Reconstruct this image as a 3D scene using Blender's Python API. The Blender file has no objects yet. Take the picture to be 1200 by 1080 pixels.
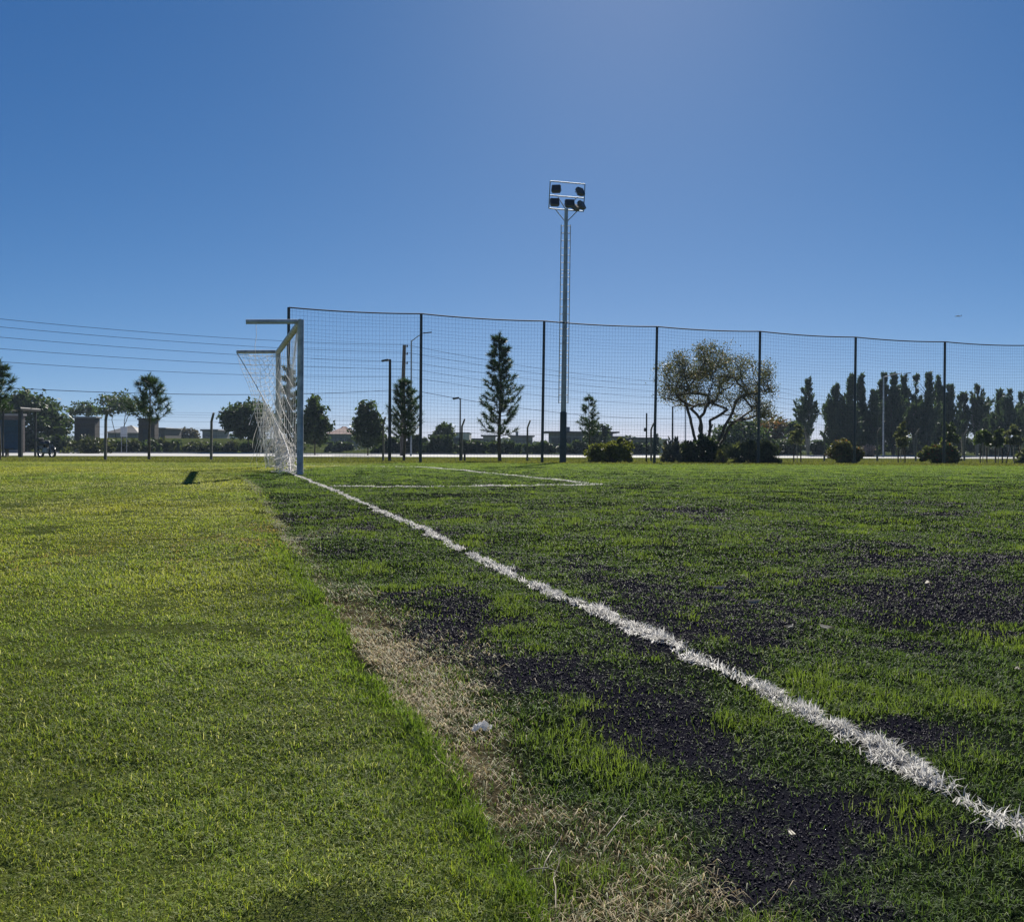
import bpy, math, random
import numpy as np
from mathutils import Vector, Matrix

random.seed(7)
RNG = np.random.default_rng(11)
sc = bpy.context.scene
COL = sc.collection
R = math.radians

# ------------------------------------------------------------------ camera geometry
F = 1082.0                      # focal length in photo pixels (1200 wide)
CAMH = 0.57
ROLL = R(0.28)
HX, HY = 600.0, 524.0           # principal point
_ZY = [-60, 0, 1.4, 3.0, 5.25, 8.1, 12, 15, 18, 24, 30, 36, 45, 60, 90, 4000]
_ZZ = [-.03, -.01, 0, .037, .08, .127, .158, .165, .155, .105, .06, .0, -.09, -.16, -.2, -.2]
_ty = np.concatenate([np.arange(-60, 100, .1), np.arange(100, 4001, 50)])
_tz = np.interp(_ty, _ZY, _ZZ)
_k = np.ones(31) / 31
_tz[:1600] = np.convolve(np.pad(_tz[:1600], 15, mode='edge'), _k, 'valid')
def gz(Y):
    return np.interp(Y, _ty, _tz)

def ray(px, py):
    dx, dy = px - HX, py - HY
    c, s = math.cos(ROLL), math.sin(ROLL)
    return (c*dx + s*dy)/F, -(-s*dx + c*dy)/F
def at(px, py, Y):
    u, v = ray(px, py)
    return Vector((u*Y, Y, CAMH + v*Y))
def gnd(px, py):
    u, v = ray(px, py)
    lo, hi = 0.3, 3000.0
    ys = np.exp(np.linspace(math.log(.3), math.log(3000), 4000))
    f = CAMH + v*ys - gz(ys)
    i = np.argmax(f < 0)
    Y = ys[i-1] + (ys[i]-ys[i-1])*f[i-1]/(f[i-1]-f[i]) if f[i] < 0 else ys[-1]
    return Vector((u*Y, Y, float(gz(Y))))
def on(px, Y):
    """ground point seen in picture column px at distance Y"""
    u, v = ray(px, HY + (CAMH - float(gz(Y)))/Y*F)
    return Vector((u*Y, Y, float(gz(Y))))
def hgt(py, Y, px=600):
    """height above ground of picture row py at distance Y"""
    return at(px, py, Y).z - float(gz(Y))

# ------------------------------------------------------------------ noise
def _hash(ix, iy, seed):
    h = (ix.astype(np.int64)*374761393 + iy.astype(np.int64)*668265263 + seed*1442695041) & 0x7fffffff
    h = ((h ^ (h >> 13))*1274126177) & 0x7fffffff
    return ((h ^ (h >> 16)) & 0xffff)/65535.0
def vnoise(x, y, seed=0):
    ix, iy = np.floor(x), np.floor(y)
    fx, fy = x-ix, y-iy
    fx, fy = fx*fx*(3-2*fx), fy*fy*(3-2*fy)
    a, b = _hash(ix, iy, seed), _hash(ix+1, iy, seed)
    c, d = _hash(ix, iy+1, seed), _hash(ix+1, iy+1, seed)
    return (a*(1-fx)+b*fx)*(1-fy) + (c*(1-fx)+d*fx)*fy
def fbm(x, y, seed=0, o=4):
    s, a, t = 0, .5, 0
    for i in range(o):
        s = s + a*vnoise(x*2**i + 17*i, y*2**i - 9*i, seed+i); t += a; a *= .55
    return s/t
def sstep(a, b, x):
    t = np.clip((x-a)/(b-a), 0, 1)
    return t*t*(3-2*t)

# ------------------------------------------------------------------ object helpers
def tag(o, label=None, cat=None, group=None, kind=None):
    if label: o['label'] = label
    if cat: o['category'] = cat
    if group: o['group'] = group
    if kind: o['kind'] = kind
    return o
def empty(name, loc=(0, 0, 0), rz=0):
    o = bpy.data.objects.new(name, None)
    o.location = loc; o.rotation_euler = (0, 0, rz); o.empty_display_size = .3
    COL.objects.link(o)
    return o
def np_mesh(name, V, T, mat, parent=None, col=None, smooth=False):
    """V (n,3) float, T (m,3) int triangles, col (n,3) linear colour"""
    me = bpy.data.meshes.new(name)
    V = np.ascontiguousarray(V, dtype=np.float32); T = np.ascontiguousarray(T, dtype=np.int32)
    me.vertices.add(len(V)); me.vertices.foreach_set('co', V.ravel())
    me.loops.add(len(T)*3); me.loops.foreach_set('vertex_index', T.ravel())
    me.polygons.add(len(T))
    me.polygons.foreach_set('loop_start', np.arange(0, len(T)*3, 3, dtype=np.int32))
    me.polygons.foreach_set('loop_total', np.full(len(T), 3, dtype=np.int32))
    if smooth: me.polygons.foreach_set('use_smooth', np.ones(len(T), dtype=bool))
    if col is not None:
        a = me.attributes.new('col', 'FLOAT_COLOR', 'POINT')
        c = np.ones((len(V), 4), np.float32); c[:, :3] = col
        a.data.foreach_set('color', c.ravel())
    me.update(calc_edges=True)
    me.validate()
    me.materials.append(mat)
    o = bpy.data.objects.new(name, me); COL.objects.link(o)
    if parent: o.parent = parent
    return o

class MB:
    def __init__(s): s.v = []; s.f = []; s.sm = []
    def add(s, vs, fs, smooth=False):
        k = len(s.v); s.v += [tuple(v) for v in vs]
        for f in fs: s.f.append(tuple(i+k for i in f)); s.sm.append(smooth)
    def box(s, c, d, M=None, bev=0.0):
        x, y, z = d[0]/2, d[1]/2, d[2]/2
        b = min(bev, x*.9, y*.9, z*.9)
        if b <= 0:
            vs = [Vector((sx*x, sy*y, sz*z)) for sz in (-1, 1) for sy in (-1, 1) for sx in (-1, 1)]
            fs = [(0, 2, 3, 1), (4, 5, 7, 6), (0, 1, 5, 4), (2, 6, 7, 3), (0, 4, 6, 2), (1, 3, 7, 5)]
        else:
            ring = [(-x+b, -y), (x-b, -y), (x, -y+b), (x, y-b), (x-b, y), (-x+b, y), (-x, y-b), (-x, -y+b)]
            inn = [(max(-x+b, min(x-b, p[0])), max(-y+b, min(y-b, p[1]))) for p in ring]
            vs = []; lv = [(-z, inn), (-z+b, ring), (z-b, ring), (z, inn)]
            for zz, rr in lv: vs += [Vector((p[0], p[1], zz)) for p in rr]
            fs = [tuple(range(7, -1, -1)), tuple(range(24, 32))]
            for l in range(3):
                for i in range(8):
                    j = (i+1) % 8
                    fs.append((l*8+i, l*8+j, l*8+8+j, l*8+8+i))
        if M: vs = [M @ v for v in vs]
        s.add([Vector(c)+v for v in vs], fs)
        return s
    def tube(s, pts, r, n=8, cap=True, smooth=True):
        pts = [Vector(p) for p in pts]
        if not hasattr(r, '__len__'): r = [r]*len(pts)
        vs = []; up = None
        for i, p in enumerate(pts):
            t = (pts[min(i+1, len(pts)-1)] - pts[max(i-1, 0)])
            if t.length < 1e-9: t = Vector((0, 0, 1))
            t.normalize()
            if up is None:
                up = Vector((0, 0, 1)) if abs(t.z) < .9 else Vector((0, 1, 0))
            a = t.cross(up)
            if a.length < 1e-6: a = t.cross(Vector((1, 0, 0)))
            a.normalize(); b = a.cross(t); up = b
            for k in range(n):
                q = 2*math.pi*(k+.5)/n
                vs.append(p + (a*math.cos(q) + b*math.sin(q))*r[i])
        fs = []
        for i in range(len(pts)-1):
            for k in range(n):
                j = (k+1) % n
                fs.append((i*n+k, i*n+j, i*n+n+j, i*n+n+k))
        s.add(vs, fs, smooth)
        if cap:
            s.add(vs[:n], [tuple(range(n-1, -1, -1))]); s.add(vs[-n:], [tuple(range(n))])
        return s
    def build(s, name, mat, parent=None):
        me = bpy.data.meshes.new(name)
        me.from_pydata(s.v, [], s.f); me.update()
        me.polygons.foreach_set('use_smooth', s.sm)
        me.materials.append(mat)
        o = bpy.data.objects.new(name, me); COL.objects.link(o)
        if parent: o.parent = parent
        return o
def copy_tree(o, parent=None):
    c = o.copy(); COL.objects.link(c)
    if parent: c.parent = parent
    for ch in list(o.children): copy_tree(ch, c)
    return c
def rotz(a): return Matrix.Rotation(a, 3, 'Z')

# ------------------------------------------------------------------ materials
def new_mat(name):
    m = bpy.data.materials.new(name); m.use_nodes = True
    nt = m.node_tree
    return m, nt, nt.nodes['Principled BSDF'], nt.nodes['Material Output']
def solid(name, c, rough=.6, metal=0, spec=.5, var=.25, scale=6, bump=0):
    m, nt, p, out = new_mat(name)
    p.inputs['Roughness'].default_value = rough
    p.inputs['Metallic'].default_value = metal
    p.inputs['Specular IOR Level'].default_value = spec
    tc = nt.nodes.new('ShaderNodeTexCoord'); n = nt.nodes.new('ShaderNodeTexNoise')
    n.inputs['Scale'].default_value = scale; n.inputs['Detail'].default_value = 6
    nt.links.new(tc.outputs['Object'], n.inputs['Vector'])
    r = nt.nodes.new('ShaderNodeValToRGB')
    r.color_ramp.elements[0].position = .3; r.color_ramp.elements[1].position = .7
    r.color_ramp.elements[0].color = (*[x*(1-var) for x in c], 1)
    r.color_ramp.elements[1].color = (*[min(1, x*(1+var)) for x in c], 1)
    nt.links.new(n.outputs['Fac'], r.inputs['Fac']); nt.links.new(r.outputs['Color'], p.inputs['Base Color'])
    if bump:
        b = nt.nodes.new('ShaderNodeBump'); b.inputs['Strength'].default_value = bump; b.inputs['Distance'].default_value = .02
        nt.links.new(n.outputs['Fac'], b.inputs['Height']); nt.links.new(b.outputs['Normal'], p.inputs['Normal'])
    return m
def leafy(name, trans=.35, rough=.5, spec=.3, tint=(1, 1, 1.0)):
    """thin leaf: own colour from the attribute, some light passes through"""
    m, nt, p, out = new_mat(name)
    a = nt.nodes.new('ShaderNodeAttribute'); a.attribute_name = 'col'
    p.inputs['Roughness'].default_value = rough; p.inputs['Specular IOR Level'].default_value = spec
    nt.links.new(a.outputs['Color'], p.inputs['Base Color'])
    t = nt.nodes.new('ShaderNodeBsdfTranslucent')
    mul = nt.nodes.new('ShaderNodeMix'); mul.data_type = 'RGBA'; mul.blend_type = 'MULTIPLY'; mul.inputs['Factor'].default_value = 1
    mul.inputs[7].default_value = (*tint, 1)
    nt.links.new(a.outputs['Color'], mul.inputs[6]); nt.links.new(mul.outputs[2], t.inputs['Color'])
    mx = nt.nodes.new('ShaderNodeMixShader'); mx.inputs['Fac'].default_value = trans
    nt.links.new(p.outputs[0], mx.inputs[1]); nt.links.new(t.outputs[0], mx.inputs[2])
    nt.links.new(mx.outputs[0], out.inputs['Surface'])
    return m
M = {}
M['grass'] = leafy('grass_blade', .5, .6, .1, (1.35, 1.3, .6))
M['turf'] = leafy('turf_fibre', .4, .6, .07, (1.25, 1.3, .6))
M['straw'] = leafy('dry_straw', .4, .6, .15)
M['chalk'] = leafy('white_fibre', .45, .6, .2)
M['leaf'] = leafy('leaf', .4, .55, .25, (1.2, 1.25, .6))
M['needle'] = leafy('pine_needle', .25, .5, .25, (1.2, 1.25, .6))
M['crumb'] = solid('rubber_crumb', (.022, .021, .03), .7, spec=.12, var=.5, scale=400)
M['bark'] = solid('bark', (.07, .055, .04), .9, var=.4, scale=14, bump=.6)
M['palebark'] = solid('pale_bark', (.22, .2, .17), .9, var=.3, scale=12, bump=.5)
M['greenmetal'] = solid('dark_green_paint', (.012, .02, .022), .45, spec=.5, var=.3, scale=5)
M['blackpole'] = solid('black_pole_paint', (.012, .014, .016), .5, var=.3, scale=5)
M['netblack'] = solid('black_net_cord', (.015, .017, .02), .8, var=.2)
M['galv'] = solid('galvanised_steel', (.3, .32, .34), .45, metal=.55, var=.25, scale=7)
M['bluebase'] = solid('dark_blue_paint', (.012, .03, .045), .5, var=.3, scale=5)
M['mastgrey'] = solid('mast_grey_paint', (.33, .36, .38), .6, var=.25, scale=7)
M['goalpaint'] = solid('white_goal_paint', (.40, .41, .41), .55, var=.35, scale=9, bump=.1)
M['netwhite'] = solid('white_net_cord', (.72, .68, .62), .8, var=.2, scale=20)
M['concrete'] = solid('concrete_post', (.11, .105, .095), .9, var=.3, scale=8, bump=.3)
M['wire'] = solid('wire', (.06, .065, .07), .5, metal=.4, var=.1)
M['cable'] = solid('power_cable', (.02, .022, .028), .6, var=.1)
M['wood'] = solid('pole_wood', (.09, .075, .06), .9, var=.3, scale=10, bump=.4)
M['stake'] = solid('stake_wood', (.05, .04, .03), .9, var=.3, scale=10)
M['lampglass'] = solid('lamp_glass', (.03, .035, .04), .45, spec=.3, var=.1)
M['blackplastic'] = solid('black_plastic', (.015, .016, .018), .4, var=.2)
M['rubbertyre'] = solid('tyre', (.01, .01, .01), .8, var=.2)
M['chrome'] = solid('chrome', (.22, .22, .24), .3, metal=1, var=.1)
M['redpaint'] = solid('dark_moto_paint', (.02, .02, .025), .25, spec=.6, var=.1)
M['bluepanel'] = solid('blue_panel', (.012, .05, .12), .4, var=.2)
M['render'] = solid('grey_render', (.2, .2, .2), .9, var=.15, scale=1.5)
M['lightrender'] = solid('pale_render', (.5, .49, .46), .9, var=.12, scale=1.5)
M['whitewall'] = solid('white_wall', (.6, .6, .58), .9, var=.08, scale=1.5)
M['darkroof'] = solid('dark_roof', (.05, .05, .055), .7, var=.2, scale=2)
M['redroof'] = solid('tile_roof', (.2, .1, .085), .85, var=.25, scale=3)
M['window'] = solid('window_glass', (.02, .025, .03), .1, spec=.7, var=.2)
M['whitescrap'] = solid('white_plastic', (.75, .76, .78), .35, spec=.5, var=.1, scale=30)
M['signwhite'] = solid('white_board', (.55, .56, .58), .6, var=.08)

def brick_mat():
    m, nt, p, out = new_mat('brick')
    tc = nt.nodes.new('ShaderNodeTexCoord'); mp = nt.nodes.new('ShaderNodeMapping')
    mp.inputs['Rotation'].default_value = (R(90), 0, 0)
    b = nt.nodes.new('ShaderNodeTexBrick')
    b.inputs['Scale'].default_value = 3.5
    b.inputs['Color1'].default_value = (.06, .046, .042, 1); b.inputs['Color2'].default_value = (.085, .068, .062, 1)
    b.inputs['Mortar'].default_value = (.10, .094, .09, 1)
    nt.links.new(tc.outputs['Object'], mp.inputs['Vector']); nt.links.new(mp.outputs[0], b.inputs['Vector'])
    nt.links.new(b.outputs['Color'], p.inputs['Base Color']); p.inputs['Roughness'].default_value = .9
    return m
M['brick'] = brick_mat()

def thin_mat(name, c, f=.5):
    m = solid(name, c, .5, var=.15, scale=40); nt = m.node_tree; p = nt.nodes['Principled BSDF']; out = nt.nodes['Material Output']
    t = nt.nodes.new('ShaderNodeBsdfTranslucent'); t.inputs['Color'].default_value = (*c, 1)
    mx = nt.nodes.new('ShaderNodeMixShader'); mx.inputs['Fac'].default_value = f
    nt.links.new(p.outputs[0], mx.inputs[1]); nt.links.new(t.outputs[0], mx.inputs[2]); nt.links.new(mx.outputs[0], out.inputs['Surface'])
    return m
M['whitescrap'] = thin_mat('white_plastic_film', (.8, .79, .77))
M['paleleaf'] = thin_mat('pale_dry_leaf', (.5, .46, .36))
# ------------------------------------------------------------------ zones on the ground
def edge_fn(pix):
    P = [gnd(*p) for p in pix]
    P.sort(key=lambda p: p.y)
    ys = [p.y for p in P]; xs = [p.x for p in P]
    d0 = (xs[2]-xs[0])/(ys[2]-ys[0])
    ys = [-6.0] + ys + [40.0]; xs = [xs[0] + d0*(-6-ys[1])] + xs + [xs[-1] - .325*(40-ys[-1])]
    ya = np.array(ys); xa = np.array(xs)
    return lambda Y: np.interp(Y, ya, xa)
lawn_edge = edge_fn([(278, 558), (292, 568), (318, 612), (338, 648), (366, 692), (395, 728), (420, 762), (450, 812), (490, 866),
                     (526, 915), (555, 962), (584, 1012), (622, 1064), (645, 1096)])
straw_edge = edge_fn([(284, 558), (306, 568), (346, 628), (392, 664), (426, 694), (470, 730), (530, 794), (578, 844),
                      (640, 900), (722, 962), (796, 1014), (868, 1066), (910, 1096)])
line_x = edge_fn([(302, 542), (351, 558.5), (410, 583), (467, 608), (517, 631), (567, 658), (617, 683), (683, 713), (737, 739),
                  (804, 768), (875, 801), (933, 832), (1000, 868), (1067, 905), (1133, 940), (1200, 974)])
BLOBS = [(520, 738, 70, 40, 1.3), (700, 808, 110, 27, 1.15), (820, 880, 120, 42, 1.25), (930, 962, 110, 40, 1.5), (630, 785, 70, 22, .9),
         (1050, 862, 85, 22, 1.3), (1130, 992, 70, 34, 1.1), (1000, 1068, 80, 40, 1.4), (880, 1035, 70, 30, 1.1), (770, 850, 80, 30, 1.0),
         (950, 705, 260, 30, .42), (1130, 692, 130, 28, .8), (850, 742, 120, 22, 1.0), (1100, 765, 170, 26, .5), (780, 692, 90, 22, .8),
         (1150, 656, 100, 9, 1.0), (800, 604, 50, 8, .9), (560, 640, 60, 10, .5), (450, 600, 60, 6, .5), (920, 622, 70, 8, .5), (1000, 660, 90, 10, .5),
         (640, 655, 40, 10, .6), (700, 640, 50, 10, .5), (900, 780, 130, 18, .5), (1090, 600, 60, 6, .4), (730, 730, 60, 18, .6)]
_B = []
for (px, py, rx, ry, a) in BLOBS:
    g = gnd(px, py); n_, f_ = gnd(px, py+ry), gnd(px, py-ry)
    _B.append((g.x, g.y, rx/F*g.y, (f_.y-n_.y)/2, a, (f_.x-n_.x)/(f_.y-n_.y)))
def rubber(X, Y):
    s = np.zeros_like(X)
    for (bx, by, rx, ry, a, sk) in _B:
        s = s + a*np.exp(-(((X-bx-sk*(Y-by))/rx)**2 + ((Y-by)/ry)**2)*.9)
    n = fbm(X*1.3, Y*1.3, 3) ; n2 = fbm(X*7, Y*7, 5, 3)
    v = s*.8 + (n-.5)*1.3 + (n2-.5)*1.3
    far = sstep(9, 20, Y)
    n3 = fbm(X*30, Y*30, 7, 2)
    return sstep(.08, .82, v + (n3-.5)*.5 - .35*far)
def lawn(X, Y):
    e = lawn_edge(Y) + (fbm(X*5, Y*5, 21, 3)-.5)*.14*np.clip(Y/3, .35, 2.0)
    w = .015*np.clip(Y, 1, 9)
    return 1 - sstep(e-w, e+w, X)
SBL = [(500, 800, 60, 40, .8), (440, 735, 32, 24, .5), (400, 690, 24, 20, .3), (345, 640, 20, 24, .3), (610, 965, 50, 25, .7), (720, 1005, 75, 30, 1.1), (800, 1062, 80, 26, 1.2), (690, 1070, 50, 22, .9), (560, 880, 40, 25, .4)]
_S = []
for (px, py, rx, ry, a) in SBL:
    g = gnd(px, py); n_, f_ = gnd(px, py+ry), gnd(px, py-ry)
    _S.append((g.x, g.y, rx/F*g.y, (f_.y-n_.y)/2, a))
def strawm(X, Y):
    a = lawn_edge(Y); b = straw_edge(Y)
    t = (X-a)/np.maximum(b-a, .05)
    n = fbm(X*6, Y*4, 31, 4)
    n5 = fbm(X*2.3, Y*1.6, 32, 3); e = 0
    for (bx, by, rx, ry, am) in _S: e = e + am*np.exp(-((X-bx)/rx)**2-((Y-by)/ry)**2)
    return np.clip(e*sstep(-.05, .12, t)*(.35+1.1*sstep(.34, .6, n))*.95 + sstep(-.10, .1, t)*(1-sstep(.2, 1.1, t+(n-.5)*1.3+(n5-.5)*.9)) * (.35+1.1*sstep(.38, .66, n)), 0, 1)
def line_d(X, Y):
    return X - line_x(Y)

# goal area rectangle (thin painted lines across the far turf)
GA = [gnd(388, 570), gnd(704, 568.5), gnd(487, 547), gnd(304, 545.5)]
def seg_d(X, Y, a, b):
    ax, ay, bx, by = a.x, a.y, b.x, b.y
    L2 = (bx-ax)**2+(by-ay)**2
    t = np.clip(((X-ax)*(bx-ax)+(Y-ay)*(by-ay))/L2, 0, 1)
    return np.hypot(X-ax-t*(bx-ax), Y-ay-t*(by-ay))

# ------------------------------------------------------------------ ground sheet
def nonuni(a, b, core0, core1, step, grow):
    mid = list(np.arange(core0, core1, step))
    up = [core1]; s = step
    while up[-1] < b: s = min(s*grow, 400); up.append(up[-1]+s)
    dn = [core0-step]; s = step
    while dn[-1] > a: s = min(s*grow, 400); dn.append(dn[-1]-s)
    return np.array(dn[::-1] + mid + up)
def build_ground():
    xs = nonuni(-900, 900, -3.2, 3.2, .025, 1.06)
    ys = nonuni(-40, 1300, .7, 4.5, .025, 1.035)
    X, Y = np.meshgrid(xs, ys)
    Z = gz(Y)
    near = 1-sstep(8, 30, Y)
    Lw = lawn(X, Y)
    Z = Z + near*((fbm(X*2.2, Y*2.2, 41, 3)-.5)*.03 + (fbm(X*14, Y*14, 43, 2)-.5)*.012) + near*Lw*.012
    # a low grassy bank beyond the road
    bank = sstep(118, 140, Y)*(1-sstep(150, 190, Y))
    Z = Z + bank*1.9*(sstep(-75, -62, X)*(1-sstep(-34, -24, X)))
    V = np.stack([X, Y, Z], -1).reshape(-1, 3)
    nx, ny = len(xs), len(ys)
    i = np.arange(nx-1)[None, :] + nx*np.arange(ny-1)[:, None]
    i = i.ravel()
    T = np.concatenate([np.stack([i, i+1, i+nx+1], 1), np.stack([i, i+nx+1, i+nx], 1)])
    rub = rubber(X, Y)*(1-Lw)*(1-.8*sstep(26, 30, Y))
    # outside the pitch there is no crumb
    st = strawm(X, Y)*(1-sstep(12, 18, Y))
    lw = np.maximum(Lw, sstep(27, 30, Y))
    col = np.stack([st, rub, lw], -1).reshape(-1, 3)
    m, nt, p, out = new_mat('ground')
    L = nt.links
    a = nt.nodes.new('ShaderNodeAttribute'); a.attribute_name = 'col'
    sep = nt.nodes.new('ShaderNodeSeparateColor'); L.new(a.outputs['Color'], sep.inputs[0])
    tc = nt.nodes.new('ShaderNodeTexCoord')
    def noise(sc_, det=6):
        n = nt.nodes.new('ShaderNodeTexNoise'); n.inputs['Scale'].default_value = sc_; n.inputs['Detail'].default_value = det
        L.new(tc.outputs['Object'], n.inputs['Vector']); return n
    def ramp(src, c0, c1, p0=.35, p1=.65):
        r = nt.nodes.new('ShaderNodeValToRGB'); e = r.color_ramp.elements
        e[0].position = p0; e[1].position = p1; e[0].color = (*c0, 1); e[1].color = (*c1, 1)
        L.new(src, r.inputs['Fac']); return r.outputs['Color']
    def mix(f, A, B):
        mx = nt.nodes.new('ShaderNodeMix'); mx.data_type = 'RGBA'
        L.new(f, mx.inputs['Factor']); L.new(A, mx.inputs[6]); L.new(B, mx.inputs[7]); return mx.outputs[2]
    n1, n2, n3 = noise(.7), noise(60, 8), noise(300, 4)
    turf = ramp(n2.outputs['Fac'], (.008, .012, .006), (.022, .034, .012))
    lawnc = mix(n1.outputs['Fac'], ramp(n2.outputs['Fac'], (.06, .085, .02), (.13, .15, .04)), ramp(n2.outputs['Fac'], (.075, .095, .022), (.15, .16, .045)))
    strw = ramp(n2.outputs['Fac'], (.05, .04, .022), (.17, .14, .075))
    rubc = ramp(n3.outputs['Fac'], (.010, .010, .014), (.036, .034, .046))
    c = mix(sep.outputs[2], turf, lawnc)
    c = mix(sep.outputs[0], c, strw)
    c = mix(sep.outputs[1], c, rubc)
    df = nt.nodes.new('ShaderNodeBsdfDiffuse'); df.inputs['Roughness'].default_value = .6
    L.new(c, df.inputs['Color']); L.new(df.outputs[0], out.inputs['Surface'])
    b = nt.nodes.new('ShaderNodeBump'); b.inputs['Strength'].default_value = .7; b.inputs['Distance'].default_value = .006
    L.new(n3.outputs['Fac'], b.inputs['Height']); L.new(b.outputs['Normal'], df.inputs['Normal'])
    o = np_mesh('ground', V, T, m, col=col, smooth=True)
    tag(o, kind='structure')
build_ground()
def ground_micro(X, Y):
    near = 1-sstep(8, 30, Y)
    return gz(Y) + near*((fbm(X*2.2, Y*2.2, 41, 3)-.5)*.03 + (fbm(X*14, Y*14, 43, 2)-.5)*.012) + near*lawn(X, Y)*.012

# ------------------------------------------------------------------ grass blades
def scatter(n, y0, y1, power, xa=None, side=1.0):
    """random ground points, density falling with distance"""
    u = RNG.random(n)
    # pdf(Y) ~ (1.3Y+1) Y^-power, sampled through a table
    t = np.linspace(y0, y1, 4000); w = (1.3*t+side)*t**-power
    c = np.cumsum(w); c /= c[-1]
    Y = np.interp(u, c, t)
    X = (RNG.random(n)-.5)*(1.3*Y+side)
    return X, Y
def blade_mesh(X, Y, Z, h, w, lean, az, col, tipcol=None, face=None):
    n = len(X)
    if face is None: face = az + math.pi/2 + RNG.normal(0, .5, n)
    ca, sa = np.cos(az), np.sin(az)
    B = np.stack([X, Y, Z], 1)
    S = np.stack([np.cos(face), np.sin(face), np.zeros(n)], 1)*(w/2)[:, None]
    def along(f, l):
        return B + np.stack([ca*np.sin(l), sa*np.sin(l), np.cos(l)], 1)*(h*f)[:, None]
    mid = along(.55, lean*.6); tip = along(1.0, lean)
    V = np.stack([B-S, B+S, mid-S*.85, mid+S*.85, tip], 1).reshape(-1, 3)
    k = np.arange(n)*5
    T = np.stack([np.stack([k, k+1, k+3], 1), np.stack([k, k+3, k+2], 1), np.stack([k+2, k+3, k+4], 1)], 1).reshape(-1, 3)
    C = np.repeat(col, 5, 0).reshape(n, 5, 3)
    if tipcol is not None: C[:, 4] = tipcol; C[:, 2:4] = .6*C[:, 2:4] + .4*tipcol[:, None]
    return V, T, C.reshape(-1, 3)
def mixc(a, b, t):
    return np.asarray(a)[None]*(1-t)[:, None] + np.asarray(b)[None]*t[:, None]
TAU = 2*math.pi

# --- mown lawn left of the pitch
X, Y = scatter(2300000, .75, 27, 1.32)
k = (lawn(X, Y) > RNG.random(len(X))) & (X < lawn_edge(Y)+.4)
X, Y = X[k], Y[k]
pt = fbm(X*3.5, Y*3.5, 61, 3); bald = sstep(.6, .72, fbm(X*4.3+9, Y*4.3, 62, 3))
k = RNG.random(len(X)) > bald*.5
X, Y, pt = X[k], Y[k], pt[k]; n = len(X)
dist = lawn_edge(Y) - X
edge = np.exp(-np.maximum(dist-.01*Y, 0)/(.06*np.clip(Y, 1, 1.6)))*(1-.75*sstep(3, 7, Y))
big = fbm(X*.5, Y*.35, 63, 3)
clump = fbm(X*1.6, Y*1.1, 66, 4)
h = (.007 + .009*RNG.random(n) + .008*pt + .013*sstep(.5, .72, clump))*(1+.75*edge*sstep(.35, .6, fbm(X*8, Y*8, 64, 2)))
w = .0014*np.clip(Y/1.3, .8, 40)**.75
lean = np.clip(np.abs(RNG.normal(1.2, .4, n))*(1-.45*edge), 0, 1.5)
az = RNG.random(n)*TAU
g_ = gnd(275, 632)
worn = np.exp(-((X-g_.x-.35*(Y-g_.y))/.35)**2-((Y-g_.y)/1.5)**2)*sstep(.35, .6, fbm(X*5, Y*3, 60, 3))
t = np.clip(.5*sstep(.35, .65, big) + .7*(RNG.random(n)-.3), 0, 1)
t = np.clip(t + 1.1*(fbm(X*.9, Y*.6, 69, 4)-.5), 0, 1)
col = mixc((.11, .166, .032), (.255, .268, .047), t)*(.82+.36*sstep(.3, .7, fbm(X*2.4+5, Y*1.7, 68, 4)))[:, None]
col = np.where((RNG.random(n) < .13 + .28*sstep(.5, .7, fbm(X*1.1, Y*1.1, 65, 3)))[:, None], mixc((.22, .25, .12), (.36, .37, .22), RNG.random(n)), col)
col = col*(1-edge[:, None]*.75) + edge[:, None]*.75*np.array((.075, .14, .022))[None]
col = np.where((RNG.random(n) < worn*.75)[:, None], mixc((.16, .12, .06), (.26, .2, .11), RNG.random(n)), col)
spot = sstep(.66, .76, fbm(X*4.2+3, Y*3.4, 59, 4))
col = np.where((RNG.random(n) < spot*.8)[:, None], mixc((.035, .06, .02), (.07, .10, .03), RNG.random(n)), col)
V, T, C = blade_mesh(X, Y, ground_micro(X, Y)-.003, h*(1-.4*worn-.4*spot), w, lean, az, col, col*1.15)
tag(np_mesh('lawn_grass', V, T, M['grass'], col=C), 'sunlit mown yellow green lawn left of the worn pitch edge', 'grass', kind='stuff')

# --- rougher verge between the pitch and the road
X = RNG.uniform(-62, 62, 330000); Y = RNG.uniform(27, 90, 330000)
k = (np.abs(X) < .68*Y+3) & (Y < 66.6+.20*X)
X, Y = X[k], Y[k]; n = len(X)
t = np.clip(fbm(X*.35, Y*.2, 67, 3)*.9 + .5*(RNG.random(n)-.5), 0, 1)
col = mixc((.085, .10, .025), (.13, .145, .045), t)
V, T, C = blade_mesh(X, Y, gz(Y)-.005, .02+.03*RNG.random(n), .0012*Y**.9, np.abs(RNG.normal(.7, .35, n)), RNG.random(n)*TAU, col)
tag(np_mesh('verge_grass', V, T, M['grass'], col=C), 'rough olive grass verge between the pitch fence and the road', 'grass', kind='stuff')

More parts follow.
